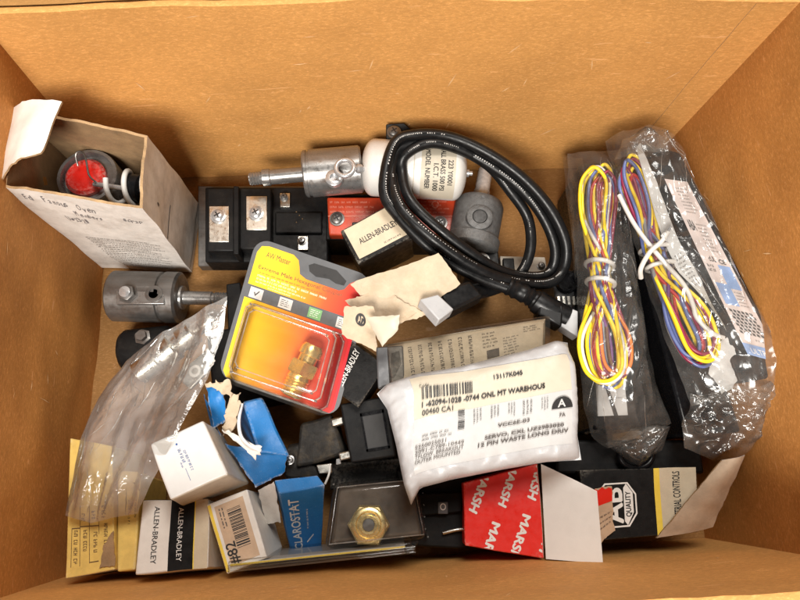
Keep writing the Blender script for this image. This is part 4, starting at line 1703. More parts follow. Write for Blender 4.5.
pts = [P(636 + 16 * math.cos(a), 455 + 13 * math.sin(a), 5.2) for a in [k * math.pi / 9 for k in range(18)]]
mb.tube(pts, .22, M['black_gloss'], 10, closed=True, sub=3)
mb.build('handle', bx, smooth=60)
bt = thing('black_case', 'low black case at the bottom between the milky bag and yellow red pack', 'case', P(235, 365, .1))
boxpart(bt, 'body', PP((206, 332, 3.0), (262, 322, 3.0), (290, 398, 3.0), (214, 412, 3.0)), M['black_plastic'], zb=.1, bevel=.2)
boxpart(bt, 'lug', PP((226, 284, 2.6), (240, 282, 2.6), (244, 326, 2.6), (228, 330, 2.6)), M['black_plastic'], zb=.1, bevel=.1)
bs = thing('black_case', 'flat black case at the bottom between instruction pack and padded mailer', 'case', P(430, 420, .1))
boxpart(bs, 'body', PP((388, 352, 4.4), (545, 345, 4.4), (560, 462, 4.4), (400, 462, 4.4)), M['black_card'], zb=.1, bevel=.15)

# ------------------------------------------------------------------ MARSH carton, red
ms = thing('red_carton', 'bright red MARSH carton with open white flap below the mailer', 'carton', P(505, 515, .3))
hx = Hexa(PP((464, 483, 6.4), (538, 463, 6.6), (544, 559, 6.6), (465, 546, 6.4)), depth=4.6, D=warp(.06, .5, 3))
hx.mesh({'*': M['red_box'], 'right': M['flap_white']}, 8).build('carton_body', ms, bevel=.07, smooth=35)
f_ = hx.face('top')
pr = Print(f_, M['ink_white'])
for x0_, y0_ in ((281, 126), (379, 106), (478, 84), (308, 306), (408, 283), (506, 262)):
    # type runs down the panel, its letter tops to the right, cut by the panel's edges
    def to_st(x, y):
        a_ = (x - 215) / 255
        return a_, (y - (177 - 67 * a_)) / (210 + 110 * a_)
    o_ = to_st(x0_, y0_)
    e_ = to_st(x0_ - 50, y0_ + 142)
    u_ = to_st(x0_ + 25, y0_ + 9)
    pr.textf('MARSH', o_, (e_[0] - o_[0], e_[1] - o_[1]), (u_[0] - o_[0], u_[1] - o_[1]), bold=.06, clip=(.015, .015, .985, .985))
pr.build('lettering', ms)
FQ = PP((541, 464, 6.55), (597, 491, 7.6), (603, 563, 7.4), (546, 559, 6.55))
mb = MB()


def ff(s, t, off=0.0):
    p = lerp(lerp(FQ[0], FQ[1], s), lerp(FQ[3], FQ[2], s), t)
    return p + Vector((0, 0, .15 * math.sin(math.pi * s) - off))


mb.grid(ff, 10, 10, M['flap_white'])
mb.grid(lambda s, t: ff(s, t, .06), 10, 10, M['paper_grey'], flip=True)
for k in (0, 1):
    mb.grid(lambda s, t: ff(s, k, .06 * t), 10, 1, M['flap_white'])
    mb.grid(lambda s, t: ff(k, s, .06 * t), 10, 1, M['flap_white'])
mb.build('flap', ms, smooth=50, weld=False)

# red topped torn piece of board standing behind that flap
tr_ = thing('torn_board', 'torn kraft board scrap with red top between red and black cartons', 'board scrap', P(605, 515, 3))
fn_, o_ = rag_patch(PP((594, 488, 6.6), (612, 486, 6.7), (614, 530, 6.0), (598, 546, 5.8)), M['kraft_label'], 'board', tr_, 12, .1, .8, 2, rag=.12)
pr = Print(fn_, M['red_box'], .03)
pr.poly([(.02, .02), (.2, .05), (.4, .0), (.6, .05), (.8, .02), (.98, .06), (.98, .33), (.02, .33)])
pr.build('red_print', tr_)
pr = Print(fn_, M['ink_soft'], .03)
pr.lines(.2, .5, .9, .8, 3, seed=2, word=.2, fill=.3)
pr.build('fine_print', tr_)

# ------------------------------------------------------------------ black carton with octagon mark
ob = thing('octagon_carton', 'black carton with white AB octagon mark and yellow stripe at front right', 'carton', P(635, 505, .2))
hx = Hexa(PP((580, 470, 5.6), (694, 467, 5.6), (672, 533, 5.6), (600, 542, 5.6)), zb=.2, D=warp(.05, .5, 6))
hx = Hexa(PP((580, 470, 5.6), (696, 467, 5.6), (700, 532, 5.6), (584, 542, 5.6)), zb=.2, D=warp(.05, .5, 6))
hx.mesh(M['black_card'], 8).build('carton_body', ob, bevel=.07, smooth=35)
f_ = hx.face('top')
pr = Print(f_, M['cream'])
pr.rect(.645, .0, .995, 1, 6)
pn = pr.build('printed_panel', ob)
pr = Print(f_, M['yellow'], .024)
pr.rect(.63, .0, .68, 1, 6)
pr.build('stripe', ob)
pr = Print(f_, M['ink'], .028)
pr.text('INDUSTRIAL CONTROLS', .79, .06, .85, .90, rot=270, bold=.02)
pr.build('lettering', pn)
pr = Print(f_, M['ink_white'], .02)
oc = [(.11, .38), (.20, .20), (.40, .20), (.47, .38), (.47, .66), (.40, .84), (.20, .84), (.11, .66)]
pr.ring(oc, .07)
pr.text('AB', .19, .28, .345, .78, rot=270, bold=.04)
pr.poly([(.36, .28), (.385, .22), (.44, .36), (.44, .64), (.385, .82), (.36, .76)])
pr.build('emblem', ob)
pr = Print(f_, M['black_card'], .034)
pr.text('QUALITY', .375, .34, .425, .70, rot=270, bold=.03)
pr.build('lettering', ob)
q = PP((727, 457, 8.2), (744, 456, 8.2), (714, 526, 6.0), (692, 540, 5.7))
kf = thing('kraft_flap', 'curled grey brown board flap standing beside the octagon carton at the right', 'board flap', P(700, 520, .5))
fq2 = PP((722, 460, 8.4), (745, 455, 8.4), (713, 527, 5.8), (657, 538, 5.75))


def kf_fn(s, t, o=0.0):
    p = lerp(lerp(fq2[0], fq2[1], s), lerp(fq2[3], fq2[2], s), t)
    p = p + Vector((0, 0, .55 * math.sin(math.pi * s) * (1 - .3 * t) + .12 * noise.noise(p * .8) - o))
    k = .05 if (s in (0, 1)) else 0
    return p + Vector((k * noise.noise(p * 3), k * noise.noise(p * 4), 0))


mb = MB()
km = pmat('greyed_board', (.47, .36, .26), .75, var=.12, dirt=.25, bump=.2, seed=9)
mb.grid(kf_fn, 14, 20, km)
mb.grid(lambda s, t: kf_fn(s, t, .16), 14, 20, M['kraft_edge'], flip=True)
for k in (0, 1):
    mb.grid(lambda s, t: kf_fn(k, s, .16 * t), 20, 1, M['kraft_edge'])
    mb.grid(lambda s, t: kf_fn(s, k, .16 * t), 14, 1, M['clean_white'])
mb.build('board', kf, smooth=50, weld=False)

# ------------------------------------------------------------------ front row, left to right
# big yellow carton
yc = thing('yellow_carton', 'large yellow printed carton leaning in the front left corner under the bag', 'carton', P(92, 520, .2))
hx = Hexa(PP((70, 438, 5.6), (112, 446, 5.8), (114, 570, 6.4), (65, 579, 6.4)), depth=5.0, D=warp(.05, .5, 7))
hx.mesh({'*': M['yellow_card'], 'front': M['paper_grey']}, 8).build('carton_body', yc, bevel=.06, smooth=35)
f_ = hx.face('top')
pr = Print(f_, M['brown_ink'])
for k, (s, a, b) in enumerate(((.14, .68, .92), (.30, .56, .64), (.34, .68, .9), (.52, .54, .62), (.56, .7, .86), (.74, .5, .62), (.78, .64, .9))):
    pr.lines(s, a, s + .1, b, 1, rot=90, seed=k + 70, word=.28, fill=.8)
for (s, a, b) in ((.1, .66, .93), (.28, .5, .93), (.48, .5, .92), (.68, .62, .72)):
    pr.rect(s, a, s + .012, b, 1)
pr.rect(.10, .66, .28, .668, 1).rect(.28, .65, .68, .658, 1).rect(.48, .91, .68, .918, 1)
pr.build('fine_print', yc)
mb = MB()
rag_patch([f_(.80, .80, .12), f_(1.02, .70, .2), f_(1.03, .97, .1), f_(.72, .97, .05)], M['kraft_in'], 'torn_corner', yc, 8, .1, 1.2, 3, rag=.15)
yd = thing('yellow_carton', 'narrow yellow carton between the large yellow one and the ALLEN-BRADLEY carton', 'carton', P(126, 540, .2))
hx = Hexa(PP((117, 470, 5.4), (141, 472, 5.4), (135, 570, 6.2), (117, 572, 6.2)), depth=5, D=warp(.04, .5, 8))
hx.mesh(M['yellow_card'], 6).build('carton_body', yd, bevel=.1, smooth=35)
pr = Print(hx.face('top'), M['brown_ink'])
pr.lines(.5, .30, .62, .58, 1, rot=90, seed=5, word=.15, fill=.8).lines(.8, .22, .9, .5, 1, rot=90, seed=6, word=.15, fill=.8)
pr.build('fine_print', yd)

wb = thing('striped_carton', 'white and black ALLEN-BRADLEY carton in the front row by the yellow carton', 'carton', P(172, 540, .2))
hx = Hexa(PP((143, 500, 6.0), (209, 499, 6.0), (208, 568, 6.6), (135, 575, 6.6)), depth=5.6, D=warp(.05, .5, 9))
hx.mesh({'*': M['white_board'], 'back': M['black_card']}, 8).build('carton_body', wb, bevel=.09, smooth=35)
f_ = hx.face('top')
pr = Print(f_, M['black_card'])
pr.rect(.44, .0, .79, 1, 8)
bs_ = pr.build('black_panel', wb)
pr = Print(f_, M['cream'])
pr.rect(.79, .0, .99, 1, 6)
pr.build('cream_panel', wb)
pr = Print(f_, M['ink'], .02)
pr.text('ALLEN-BRADLEY', .20, .10, .275, .88, rot=90, bold=.012)
pr.build('lettering', wb)
pr = Print(f_, M['ink_white'], .03)
pr.text('ALLEN-BRADLEY', .555, .12, .625, .88, rot=90, bold=.0)
pr.build('lettering', bs_)
pr = Print(f_, M['yellow'], .022)
pr.rect(.785, .0, .80, 1, 4)
pr.build('stripe', wb)

bb = thing('barcode_carton', 'small cream carton with barcode and the number 82 on its kraft label', 'carton', P(237, 530, .3))
hx = Hexa(PP((206, 505, 6.4), (247, 489, 6.4), (267, 558, 6.8), (227, 574, 6.8)), depth=5.5, D=warp(.04, .5, 10))
hx.mesh({'*': M['white_board'], 'left': M['yellow']}, 6).build('carton_body', bb, bevel=.08, smooth=35)
f_ = hx.face('top')
pr = Print(f_, M['yellow'])
pr.rect(.02, .02, .09, .98)
pr.build('stripe', bb)
pr = Print(f_, M['kraft_label'])
pr.rect(.16, .07, .86, .93, 6)
lb = pr.build('printed_label', bb)
pr = Print(f_, M['ink'], .028)
pr.bars(.42, .18, .74, .74, 24, rot=90, seed=4)
pr.text('#82', .16, .62, .42, .92, rot=270, bold=.02)
pr.build('lettering', lb)
pr = Print(f_, M['ink_soft'], .028)
pr.lines(.22, .12, .36, .48, 2, rot=90, seed=7, word=.2, fill=.35)
pr.build('fine_print', lb)

wt = thing('white_carton', 'small white carton with blue line of print resting on the front row', 'carton', P(198, 465, 4))
hx = Hexa(PP((150, 444, 9.2), (203, 420, 9.0), (228, 475, 9.2), (170, 500, 9.4)), D=warp(.06, .5, 11),
          bottom=PP((165, 452, 5.0), (222, 432, 5.0), (250, 484, 5.0), (186, 508, 5.0)))
hx.mesh({'*': M['clean_white'], 'right': M['paper_grey'], 'front': M['paper_grey']}, 8).build('carton_body', wt, bevel=.14, bseg=3, smooth=40)
f_ = hx.face('top')
pr = Print(f_, M['ink_blue'])
pr.lines(.40, .28, .45, .60, 1, rot=90, seed=3, word=.2, fill=1).lines(.48, .33, .52, .74, 1, rot=90, seed=5, word=.14, fill=1)
pr.disc(.42, .19, .02, .02, 10).lines(.36, .50, .385, .60, 1, rot=90, seed=6, word=.3, fill=1).lines(.40, .62, .415, .9, 1, rot=90, seed=8, word=.05, fill=.6)
pr.build('lettering', wt)

# torn blue carton
tb = thing('torn_blue_carton', 'torn open blue carton with ragged white edges below the blister pack', 'carton', P(250, 440, 2))
BM = dict()
hx = Hexa(PP((243, 402, 6.6), (262, 396, 6.4), (289, 456, 6.2), (258, 452, 7.0)), bottom=PP((236, 420, 2), (262, 404, 2), (290, 470, 2), (250, 480, 2)), D=warp(.15, .5, 12))
hx.mesh(M['blue_box'], 8).build('carton_body', tb, bevel=.15, smooth=45)
fn_, o_ = rag_patch(PP((225, 444, 6.8), (287, 456, 6.3), (285, 472, 5.6), (256, 487, 5.4)), M['blue_box'], 'carton_end', tb, 14, .12, .6, 3, th=.12, edge=M['white_board'])
rag_patch(PP((206, 386, 7.4), (222, 384, 7.6), (228, 420, 7.2), (214, 428, 6.6)), M['blue_box'], 'torn_side', tb, 14, .25, .7, 5, th=.14, rag=.12, edge=M['white_board'])
rag_patch(PP((204, 394, 6.4), (214, 422, 6.4), (236, 470, 5.4), (222, 476, 5.2)), M['blue_box'], 'torn_side', tb, 12, .2, .7, 7, th=.14, rag=.1, edge=M['white_board'])
rag_patch(PP((228, 398, 7.9), (240, 392, 7.7), (236, 428, 7.3), (222, 436, 7.2)), M['torn_paper'], 'torn_edge', tb, 14, .35, .9, 8, th=.1, rag=.3)
rag_patch(PP((222, 430, 7.4), (232, 432, 7.3), (262, 448, 7.5), (256, 460, 7.4)), M['white_board'], 'torn_edge', tb, 14, .3, 1.1, 9, th=.08, rag=.3)
rag_patch(PP((203, 384, 7.8), (228, 380, 7.9), (232, 398, 7.8), (218, 390, 7.8)), M['torn_paper'], 'torn_edge', tb, 12, .25, 1.3, 11, th=.08, rag=.3)
mb = MB()
mb.tube([P(u, v, z) for u, v, z in ((242, 404, 7.1), (239, 420, 7.4), (241, 436, 7.5), (250, 446, 7.5), (261, 451, 7.4))], .12, M['ink_white'], 6)
mb.build('torn_edge', tb, smooth=60)

# blue CLAROSTAT carton
cb = thing('blue_carton', 'blue CLAROSTAT carton with an open white end flap in the front row', 'carton', P(300, 515, .3))
hx = Hexa(PP((274, 480, 6.2), (317, 475, 6.4), (325, 485, 6.6), (279, 494, 6.4)),
          bottom=PP((286, 535, 1.5), (322, 532, 1.5), (321, 551, 1.2), (291, 553, 1.2)), D=warp(.05, .5, 13))
hx.mesh({'*': M['blue_box'], 'left': M['blue_box']}, 8).build('carton_body', cb, bevel=.07, smooth=35)
f_ = hx.face('front')
pr = Print(f_, M['ink_white'])
pr.text('CLAROSTAT', .16, .12, .40, .93, rot=270, bold=.025)
pr.lines(.56, .30, .62, .70, 1, rot=90, seed=4, word=.12, fill=.6)
pr.poly([(.55, .82), (.75, .70), (.76, .72), (.56, .84)]).poly([(.25, .2), (.26, .2), (.28, .5), (.27, .5)])
pr.build('lettering', cb)
rag_patch(PP((258, 490, 5.4), (274, 482, 6.2), (281, 522, 4.4), (266, 524, 3.6)), M['grimy_white'], 'end_flap', cb, 10, .12, .7, 12, th=.08, rag=.08)

# clear clamshell with brass nut, standing on edge
cs = thing('clamshell_pack', 'clear clamshell pack with yellow edged card standing in the front row', 'clamshell', P(320, 560, .2))
SQ = PP((228, 566, 7.0), (420, 546, 7.0))
e0 = SQ[1] - SQ[0]
nrm = Vector((-e0.y, e0.x, 0)).normalized()      # points to the back of the box
xdir = e0.normalized()
o0 = SQ[0].copy()
W_ = e0.length


def stand(x, y, z):
    """x along the card, y out of it to the back, z height"""
    return o0 + xdir * x + nrm * y + Vector((0, 0, z - 7.0))


mb = MB()
Hexa([stand(.1, .08, 6.92), stand(W_ - .9, .08, 6.92), stand(W_ - .9, -.02, 6.92), stand(.1, -.02, 6.92)], zb=.6).mesh({'*': M['ink_white'], 'top': M['yellow']}, 2, mb=mb)
mb.build('card', cs, weld=True)
h = Hexa([stand(0, .28, 7.0), stand(W_, .28, 7.0), stand(W_ - .5, -.35, 7.05), stand(-.05, -.35, 7.05)], zb=.5, D=warp(.05, .6, 3))
h.mesh(M['shell_clear'], 6).build('shell_back', cs, bevel=.15, smooth=40)
mb = MB()
for k in range(3):
    y = -.30 + .16 * k
    mb.tube([stand(0, y, 7.06), stand(W_ * .5, y, 7.1), stand(W_ - .3, y, 7.06)], .05, M['shell_clear'], 6)
mb.build('shell_rib', cs, smooth=60)
x0, x1 = 6.0, 12.1


def dome(s, t, off=0.0):
    # s along the card, t from the card to the back; off is height above the dome's upper face
    k = .45 * t
    return stand(lerp(x0 - .2 + k * .6, x1 - k * .2, s), .3 + 4.0 * (1 - t), 6.6 + off)


dome.w, dome.h = 6.1, 4.0
h = Hexa([stand(x0 + .45, 4.1, 6.5), stand(x1 - .35, 4.1, 6.5), stand(x1, .3, 6.8), stand(x0 - .3, .3, 6.8)], zb=1.5)
h.mesh(M['shell_clear'], 6).build('bubble', cs, bevel=.55, bseg=4, smooth=60)
mb = MB()
mb.tube([stand(x0 + .75, 3.85, 6.52), stand(x1 - .6, 3.85, 6.52), stand(x1 - .25, .6, 6.8), stand(x0 + .05, .6, 6.8)], .045, M['edge_clear'], 6, closed=True, sub=1)
for a_, b_, c_, d_ in ((x0 + .5, 4.05, x0 + .3, 4.3), (x1 - .4, 4.05, x1 - .2, 4.3), (x1, .4, x1 + .1, .4)):
    mb.tube([stand(a_, b_, 6.3), stand(c_, d_, 2)], .06, M['edge_clear'], 6)
for k in range(4):
    mb.tube([stand(x1 - .12 + .02 * k, .9 + .7 * k, 6.6), stand(x1 + .12 + .02 * k, .9 + .7 * k, 2.5)], .04, M['edge_clear'], 6)
mb.build('bubble_rim', cs, smooth=60)
h = Hexa([stand(x0 + .7, 3.8, 5.2), stand(x1 - .6, 3.8, 5.2), stand(x1 - .3, .4, 5.2), stand(x0, .4, 5.2)], zb=1.2)
h.mesh(pmat('smoked_insert', (.10, .075, .055), .4, var=.5, vscale=.5, bump=0), 2).build('inner_card', cs, bevel=.2, smooth=40)
bn = thing('brass_nut', 'round brass hex nut with bored centre inside the standing clamshell', 'nut', P(369, 524, 5.2))
n0 = P(369, 524, 5.6)
mb = MB()
mb.lathe(n0, n0 + Vector((0, 0, 1)), [(0, 1.2), (.1, 1.32), (.62, 1.32), (.75, 1.2), (.78, .95)], M['brass'], 6, .2)
mb.build('hex_body', bn, smooth=25)
mb = MB()
mb.lathe(n0 + Vector((0, 0, .7)), n0 + Vector((0, 0, 2)), [(0, 1.1), (.12, 1.1), (.2, 1.0), (.2, .8), (.05, .72), (.05, .6), (.18, .56), (.18, .4), (.02, .38)], M['brass'], 40)
mb.build('collar', bn, smooth=40)
mb = MB()
mb.lathe(n0 + Vector((0, 0, .75)), n0 + Vector((0, 0, 2)), [(0, .38), (.12, .37), (.13, .2)], M['steel_dark'], 20)
mb.build('bore', bn, smooth=40)

# ------------------------------------------------------------------ drivers, wire bundles and their bags at the right
dl = thing('led_driver', 'long black driver under the yellow wires in the left wire bag', 'driver', P(605, 300, .3))
hx = boxpart(dl, 'case', PP((580, 163, 6.6), (616, 160, 6.6), (650, 428, 6.6), (595, 430, 6.6)), M['black_gloss'], zb=.3, bevel=.2, n=4)
pr = Print(hx.face('top'), M['label_white'], .02)
pr.rect(.06, .83, .62, .955)
ll = pr.build('label', dl)
pr = Print(hx.face('top'), M['ink'], .03)
pr.poly([(.20, .83), (.26, .83), (.44, .955), (.36, .955)])
pr.build('stripe', ll)
pr = Print(hx.face('top'), M['ink_soft'], .03)
pr.lines(.10, .845, .24, .852, 1, seed=3, word=.15).lines(.42, .892, .60, .90, 1, seed=4, word=.15)
pr.build('fine_print', ll)
dm = thing('led_driver', 'plain black driver under the right wire bundle, showing its empty front end', 'driver', P(690, 320, .3))
boxpart(dm, 'case', PP((618, 172, 7.0), (656, 170, 7.0), (742, 432, 7.0), (686, 436, 7.0)), M['black_gloss'], zb=.3, bevel=.2, n=4)
dd = thing('led_driver', 'black driver with pink and blue printed label leaning on the right wall', 'driver', P(730, 270, 4))
hx = Hexa(PP((641, 142, 9.2), (680, 152, 10.2), (791, 374, 10.0), (738, 384, 9.0)), depth=3.0)
hx.mesh(M['black_gloss'], 4).build('case', dd, bevel=.2, smooth=35)
_tf = hx.face('top')
LQ2 = ((.23, .16), (.80, .155), (.96, .955), (.40, .90))


def dlab(s, t, off=0.0):
    a = [lerp(lerp(LQ2[0][i], LQ2[1][i], s), lerp(LQ2[3][i], LQ2[2][i], s), t) for i in (0, 1)]
    return _tf(a[0], a[1], off + .03)


dlab.w, dlab.h = 2.2, 13
mb = MB()
mb.grid(dlab, 4, 10, M['label_pink'])
ll = mb.build('label', dd)
pr = Print(dlab, M['label_blue'])
pr.rect(.50, .49, .92, .62).rect(.10, .60, .55, .72).rect(.0, .935, 1, 1)
pr.build('blue_panel', ll)
pr = Print(dlab, M['ink'], .02)
pr.text('ABA', .12, .24, .38, .30, rot=0, bold=.02)
pr.text('cUL', .28, .445, .52, .475, bold=.03).text('CE', .62, .455, .84, .48, bold=.03)
pr.lines(.10, .49, .40, .54, 2, seed=3, word=.3, fill=.6)
for k in range(7):
    for j in range(6):
        a, b = .12 + .125 * j + .05 * (k % 2), .745 + .0195 * k
        pr.poly([(a, b), (a + .085, b + .003), (a + .09, b + .0175), (a + .005, b + .0145)])
pr.build('lettering', ll)
pr = Print(dlab, M['ink_soft'], .02)
pr.lines(.3, .04, .85, .20, 8, seed=5, word=.1, fill=.35)
pr.lines(.45, .25, .85, .42, 8, seed=6, word=.1, fill=.35)
pr.lines(.6, .63, .9, .72, 5, seed=8, word=.1, fill=.35)
pr.lines(.5, .895, .95, .91, 1, seed=9, word=.15, fill=.7)
pr.build('fine_print', ll)
pr = Print(dlab, M['ink_white'], .02)
pr.text('ULTRA', .18, .955, .75, .985)
pr.build('lettering', ll)


def wires(name, label, top, tie, bot, zt, cols, wt, wb_, seed, group, spread, base):
    t = thing(name, label, 'wire bundle', base, group)
    r = random.Random(seed)
    dirv = Vector((bot[0] - top[0], bot[1] - top[1])).normalized()
    side = Vector((-dirv.y, dirv.x))        # pixel-plane guide turned into real points at each height
    side = -side if side.x < 0 else side
    n = len(cols)
    for i, c in enumerate(cols):
        k = (i + .5) / n * 2 - 1
        a = wt * (1 - .66 * i / n) * r.uniform(.78, 1.12)
        b = wb_ * (1 - .66 * i / n) * r.uniform(.78, 1.18)
        ztop = zt + .9 - .7 * i / n + r.uniform(0, .5)
        zb2 = zt + 1.0 - .7 * i / n + r.uniform(0, .5)
        tj = 15 * i / n + r.uniform(-4, 8)
        bj = 14 * i / n - 6 + r.uniform(-6, 9)
        sh = r.uniform(-spread, spread)
        pt = lambda o, w, z: P(o[0] + side.x * w, o[1] + side.y * w, z)
        mid_t = (lerp(top[0], tie[0], .5), lerp(top[1], tie[1], .5))
        mid_b = (lerp(tie[0], bot[0], .55), lerp(tie[1], bot[1], .55))
        tp_ = (top[0] + dirv.x * tj, top[1] + dirv.y * tj)
        bt_ = (bot[0] - dirv.x * bj, bot[1] - dirv.y * bj)
        t1, t2 = r.uniform(-9, 9), r.uniform(-9, 9)
        zz = zt + .5
        tup = (tie[0] - dirv.x * 12, tie[1] - dirv.y * 12)
        tdn = (tie[0] + dirv.x * 14, tie[1] + dirv.y * 14)
        pts = [pt(tie, t1, zz + r.uniform(-.4, .6)), pt(tup, t1 * 1.1 - 1, zz + r.uniform(-.3, .6)),
               pt(mid_t, -a * .85 + sh, ztop), pt((lerp(tp_[0], mid_t[0], .3), lerp(tp_[1], mid_t[1], .3)), -a + sh, ztop),
               pt(tp_, sh - a * .3, ztop + .2), pt(tp_, sh + a * .35, ztop + .2),
               pt((lerp(tp_[0], mid_t[0], .3), lerp(tp_[1], mid_t[1], .3)), a + sh, ztop), pt(mid_t, a * .85 + sh, ztop),
               pt(tup, t2 * 1.1 + 1, zz + r.uniform(-.3, .6)), pt(tie, t2, zz + r.uniform(-.4, .6)), pt(tdn, t2 * 1.1 + 1, zz + r.uniform(-.3, .5)),
               pt(mid_b, b * .9 + sh, zb2), pt((lerp(mid_b[0], bt_[0], .7), lerp(mid_b[1], bt_[1], .7)), b * .9 + sh, zb2),
               pt(bt_, sh + b * .35, zb2 + .1), pt(bt_, sh - b * .35, zb2 + .1),
               pt((lerp(mid_b[0], bt_[0], .7), lerp(mid_b[1], bt_[1], .7)), -b * .9 + sh, zb2), pt(mid_b, -b * .9 + sh, zb2), pt(tdn, t1 * 1.1 - 1, zz + r.uniform(-.3, .5))]
        mb = MB()
        mb.tube(pts, .125, M[c], 8, closed=True, sub=6)
        mb.build('wire', t, smooth=60)
    for dv in (-9, 9):
        c = P(tie[0] + dirv.x * dv, tie[1] + dirv.y * dv, zt + .55)
        e = (P(tie[0] + side.x * 13, tie[1] + side.y * 13, zt + .55) - P(tie[0], tie[1], zt + .55))
        f = Vector((0, 0, .95))
        sl = (P(bot[0], bot[1], zt) - P(top[0], top[1], zt)).normalized() * .25
        mb = MB()
        mb.tube([c + e * math.cos(a) + f * math.sin(a) + sl * math.cos(a) for a in [k * math.pi / 8 for k in range(16)]], .16, M['white_wire'], 8, closed=True, sub=3)
        mb.build('tie', t, smooth=60)
    return t


cl = ['w_yellow', 'w_yellow', 'white_wire', 'w_blue', 'w_yellow', 'w_maroon', 'w_yellow', 'w_red', 'w_orange', 'w_yellow', 'w_red', 'w_blue', 'w_maroon', 'w_grey', 'w_purple', 'w_brown']
GW = 'tied wire bundles in clear bags'
wires('wire_bundle', 'left looped bundle of yellow, red and blue wires with white ties', (601, 164), (600, 274), (612, 381), 7.2, cl, 13, 20, 5, None, 8, P(604, 275, 6.6))
cr = ['w_yellow', 'w_yellow', 'w_maroon', 'w_blue', 'w_yellow', 'w_blue', 'w_grey', 'w_purple', 'w_maroon', 'w_blue', 'w_yellow', 'w_red', 'w_brown', 'w_grey']
wr_ = wires('wire_bundle', 'right looped bundle of yellow, blue and maroon wires slanting across its driver', (627, 163), (658, 258), (702, 357), 8.0, cr, 11, 19, 9, None, 8, P(660, 260, 7))
mb = MB()
mb.tube(PP((619, 195, 9.0), (633, 222, 9.2), (648, 243, 9.6), (664, 262, 9.7), (684, 285, 9.7), (693, 305, 9.6), (697, 318, 9.6), (712, 333, 9.5), (724, 338, 9.5)), .15, M['white_wire'], 8)
mb.build('wire', wr_, smooth=60)
mb = MB()
mb.tube(PP((641, 278, 9.0), (641, 268, 9.6), (650, 252, 10.0), (661, 242, 10.1), (668, 232, 10.2)), .16, M['white_wire'], 8)
mb.tube(PP((668, 232, 10.2), (671, 226, 10.3)), .1, M['w_grey'], 6)
mb.build('tie', wr_, smooth=60)

# paper slips inside the right bag
sl = thing('paper_slip', 'long white paper slip between right wires and the labelled driver', 'paper slip', P(670, 240, 8.8))
sq = PP((637, 146, 9.5), (641, 142, 9.7), (677, 236, 9.9), (727, 332, 9.7), (708, 302, 9.4), (676, 270, 9.3), (655, 215, 9.3), (645, 180, 9.4))
mb = MB()
lf = polyline([sq[0], sq[7], sq[6], sq[5], sq[4], sq[3]])
rt = polyline([sq[1], sq[2], sq[3]])


def slf(s, t, off=0.0):
    p = lerp(lf(t), rt(t), s)
    return p + Vector((0, 0, .15 * noise.noise(p * .8) + off))


slf.w, slf.h = 1, 13
mb.grid(slf, 5, 30, M['label_white'])
mb.grid(lambda s, t: slf(s, t, -.03), 5, 30, M['label_white'], flip=True)
mb.build('sheet', sl, smooth=60, weld=False)
pr = Print(slf, M['ink_soft'], .02)
pr.lines(.2, .58, .9, .76, 9, seed=4, word=.3, fill=.4)
pr.build('fine_print', sl)
rag = tag(bpy.data.objects.new('paper_slip', None), 'crumpled white paper slip at the lower end of the right wire bag', 'paper slip')
COL.objects.link(rag)
rag.location = P(720, 375, 7)
rag_patch(PP((700, 350, 8.8), (728, 338, 9.4), (746, 372, 9.0), (722, 394, 8.6)), M['label_white'], 'sheet', rag, 16, .4, .8, 5, th=.03, rag=.2)

GB = 'clear bags'
tw = thing('plastic_bag', 'clear crinkled bag round the left wire bundle and driver', 'plastic bag', P(605, 300, .4))
bag(coons(PP((566, 154, 7.0), (590, 152, 7.6), (620, 150, 7.2)), PP((620, 150, 7.2), (632, 250, 7.6), (648, 350, 7.4), (669, 424, 6.4)),
          PP((592, 436, 5.6), (606, 448, 6.0), (640, 440, 6.4), (669, 424, 6.4)), PP((566, 154, 7.0), (577, 280, 7.0), (582, 400, 6.8), (592, 436, 5.6))),
    M['film'], 'bag_film', tw, 90, 200, creases=16, puff=1.5, crump=.26, freq=.5, seed=1, thick=.0, low=False, fold=(.4, 3, 5), octv=2)
bag(coons(PP((606, 446, 5.4), (630, 430, 6.8), (655, 425, 6.8)), PP((655, 425, 6.8), (669, 426, 6.6), (660, 452, 5.6)),
          PP((616, 452, 5.4), (640, 470, 5.6), (660, 456, 5.6)), PP((606, 446, 5.4), (612, 452, 5.2))),
    M['film_crumple'], 'bag_end', tw, 40, 40, creases=7, puff=.5, crump=.6, freq=.7, seed=3, low=False)
bag(coons(PP((563, 156, 4), (583, 158, 7.2)), PP((583, 158, 7.2), (592, 280, 7.3), (599, 432, 7.0)), PP((584, 434, 4), (599, 432, 7.0)), PP((563, 156, 4), (575, 280, 4), (584, 434, 4))),
    M['film_crumple'], 'bag_side', tw, 20, 120, puff=.2, crump=.2, freq=.6, seed=21, low=False, fold=(.15, 6, 2), octv=2, creases=6)
tx = thing('plastic_bag', 'clear crinkled bag round the right wire bundle and drivers', 'plastic bag', P(690, 300, .4))
bag(coons(PP((604, 142, 8.2), (622, 132, 9.4), (650, 126, 10), (676, 134, 10.2)), PP((676, 134, 10.2), (700, 196, 10.6), (745, 285, 10.6), (792, 372, 10.2)),
          PP((690, 405, 7.6), (715, 400, 8.4), (760, 408, 9.0), (792, 372, 10.2)), PP((604, 142, 8.2), (620, 200, 8.2), (650, 300, 8.0), (690, 405, 7.6))),
    M['film'], 'bag_film', tx, 110, 200, creases=16, puff=1.0, crump=.26, freq=.5, seed=6, low=False, fold=(.4, 3.5, 5), octv=2)
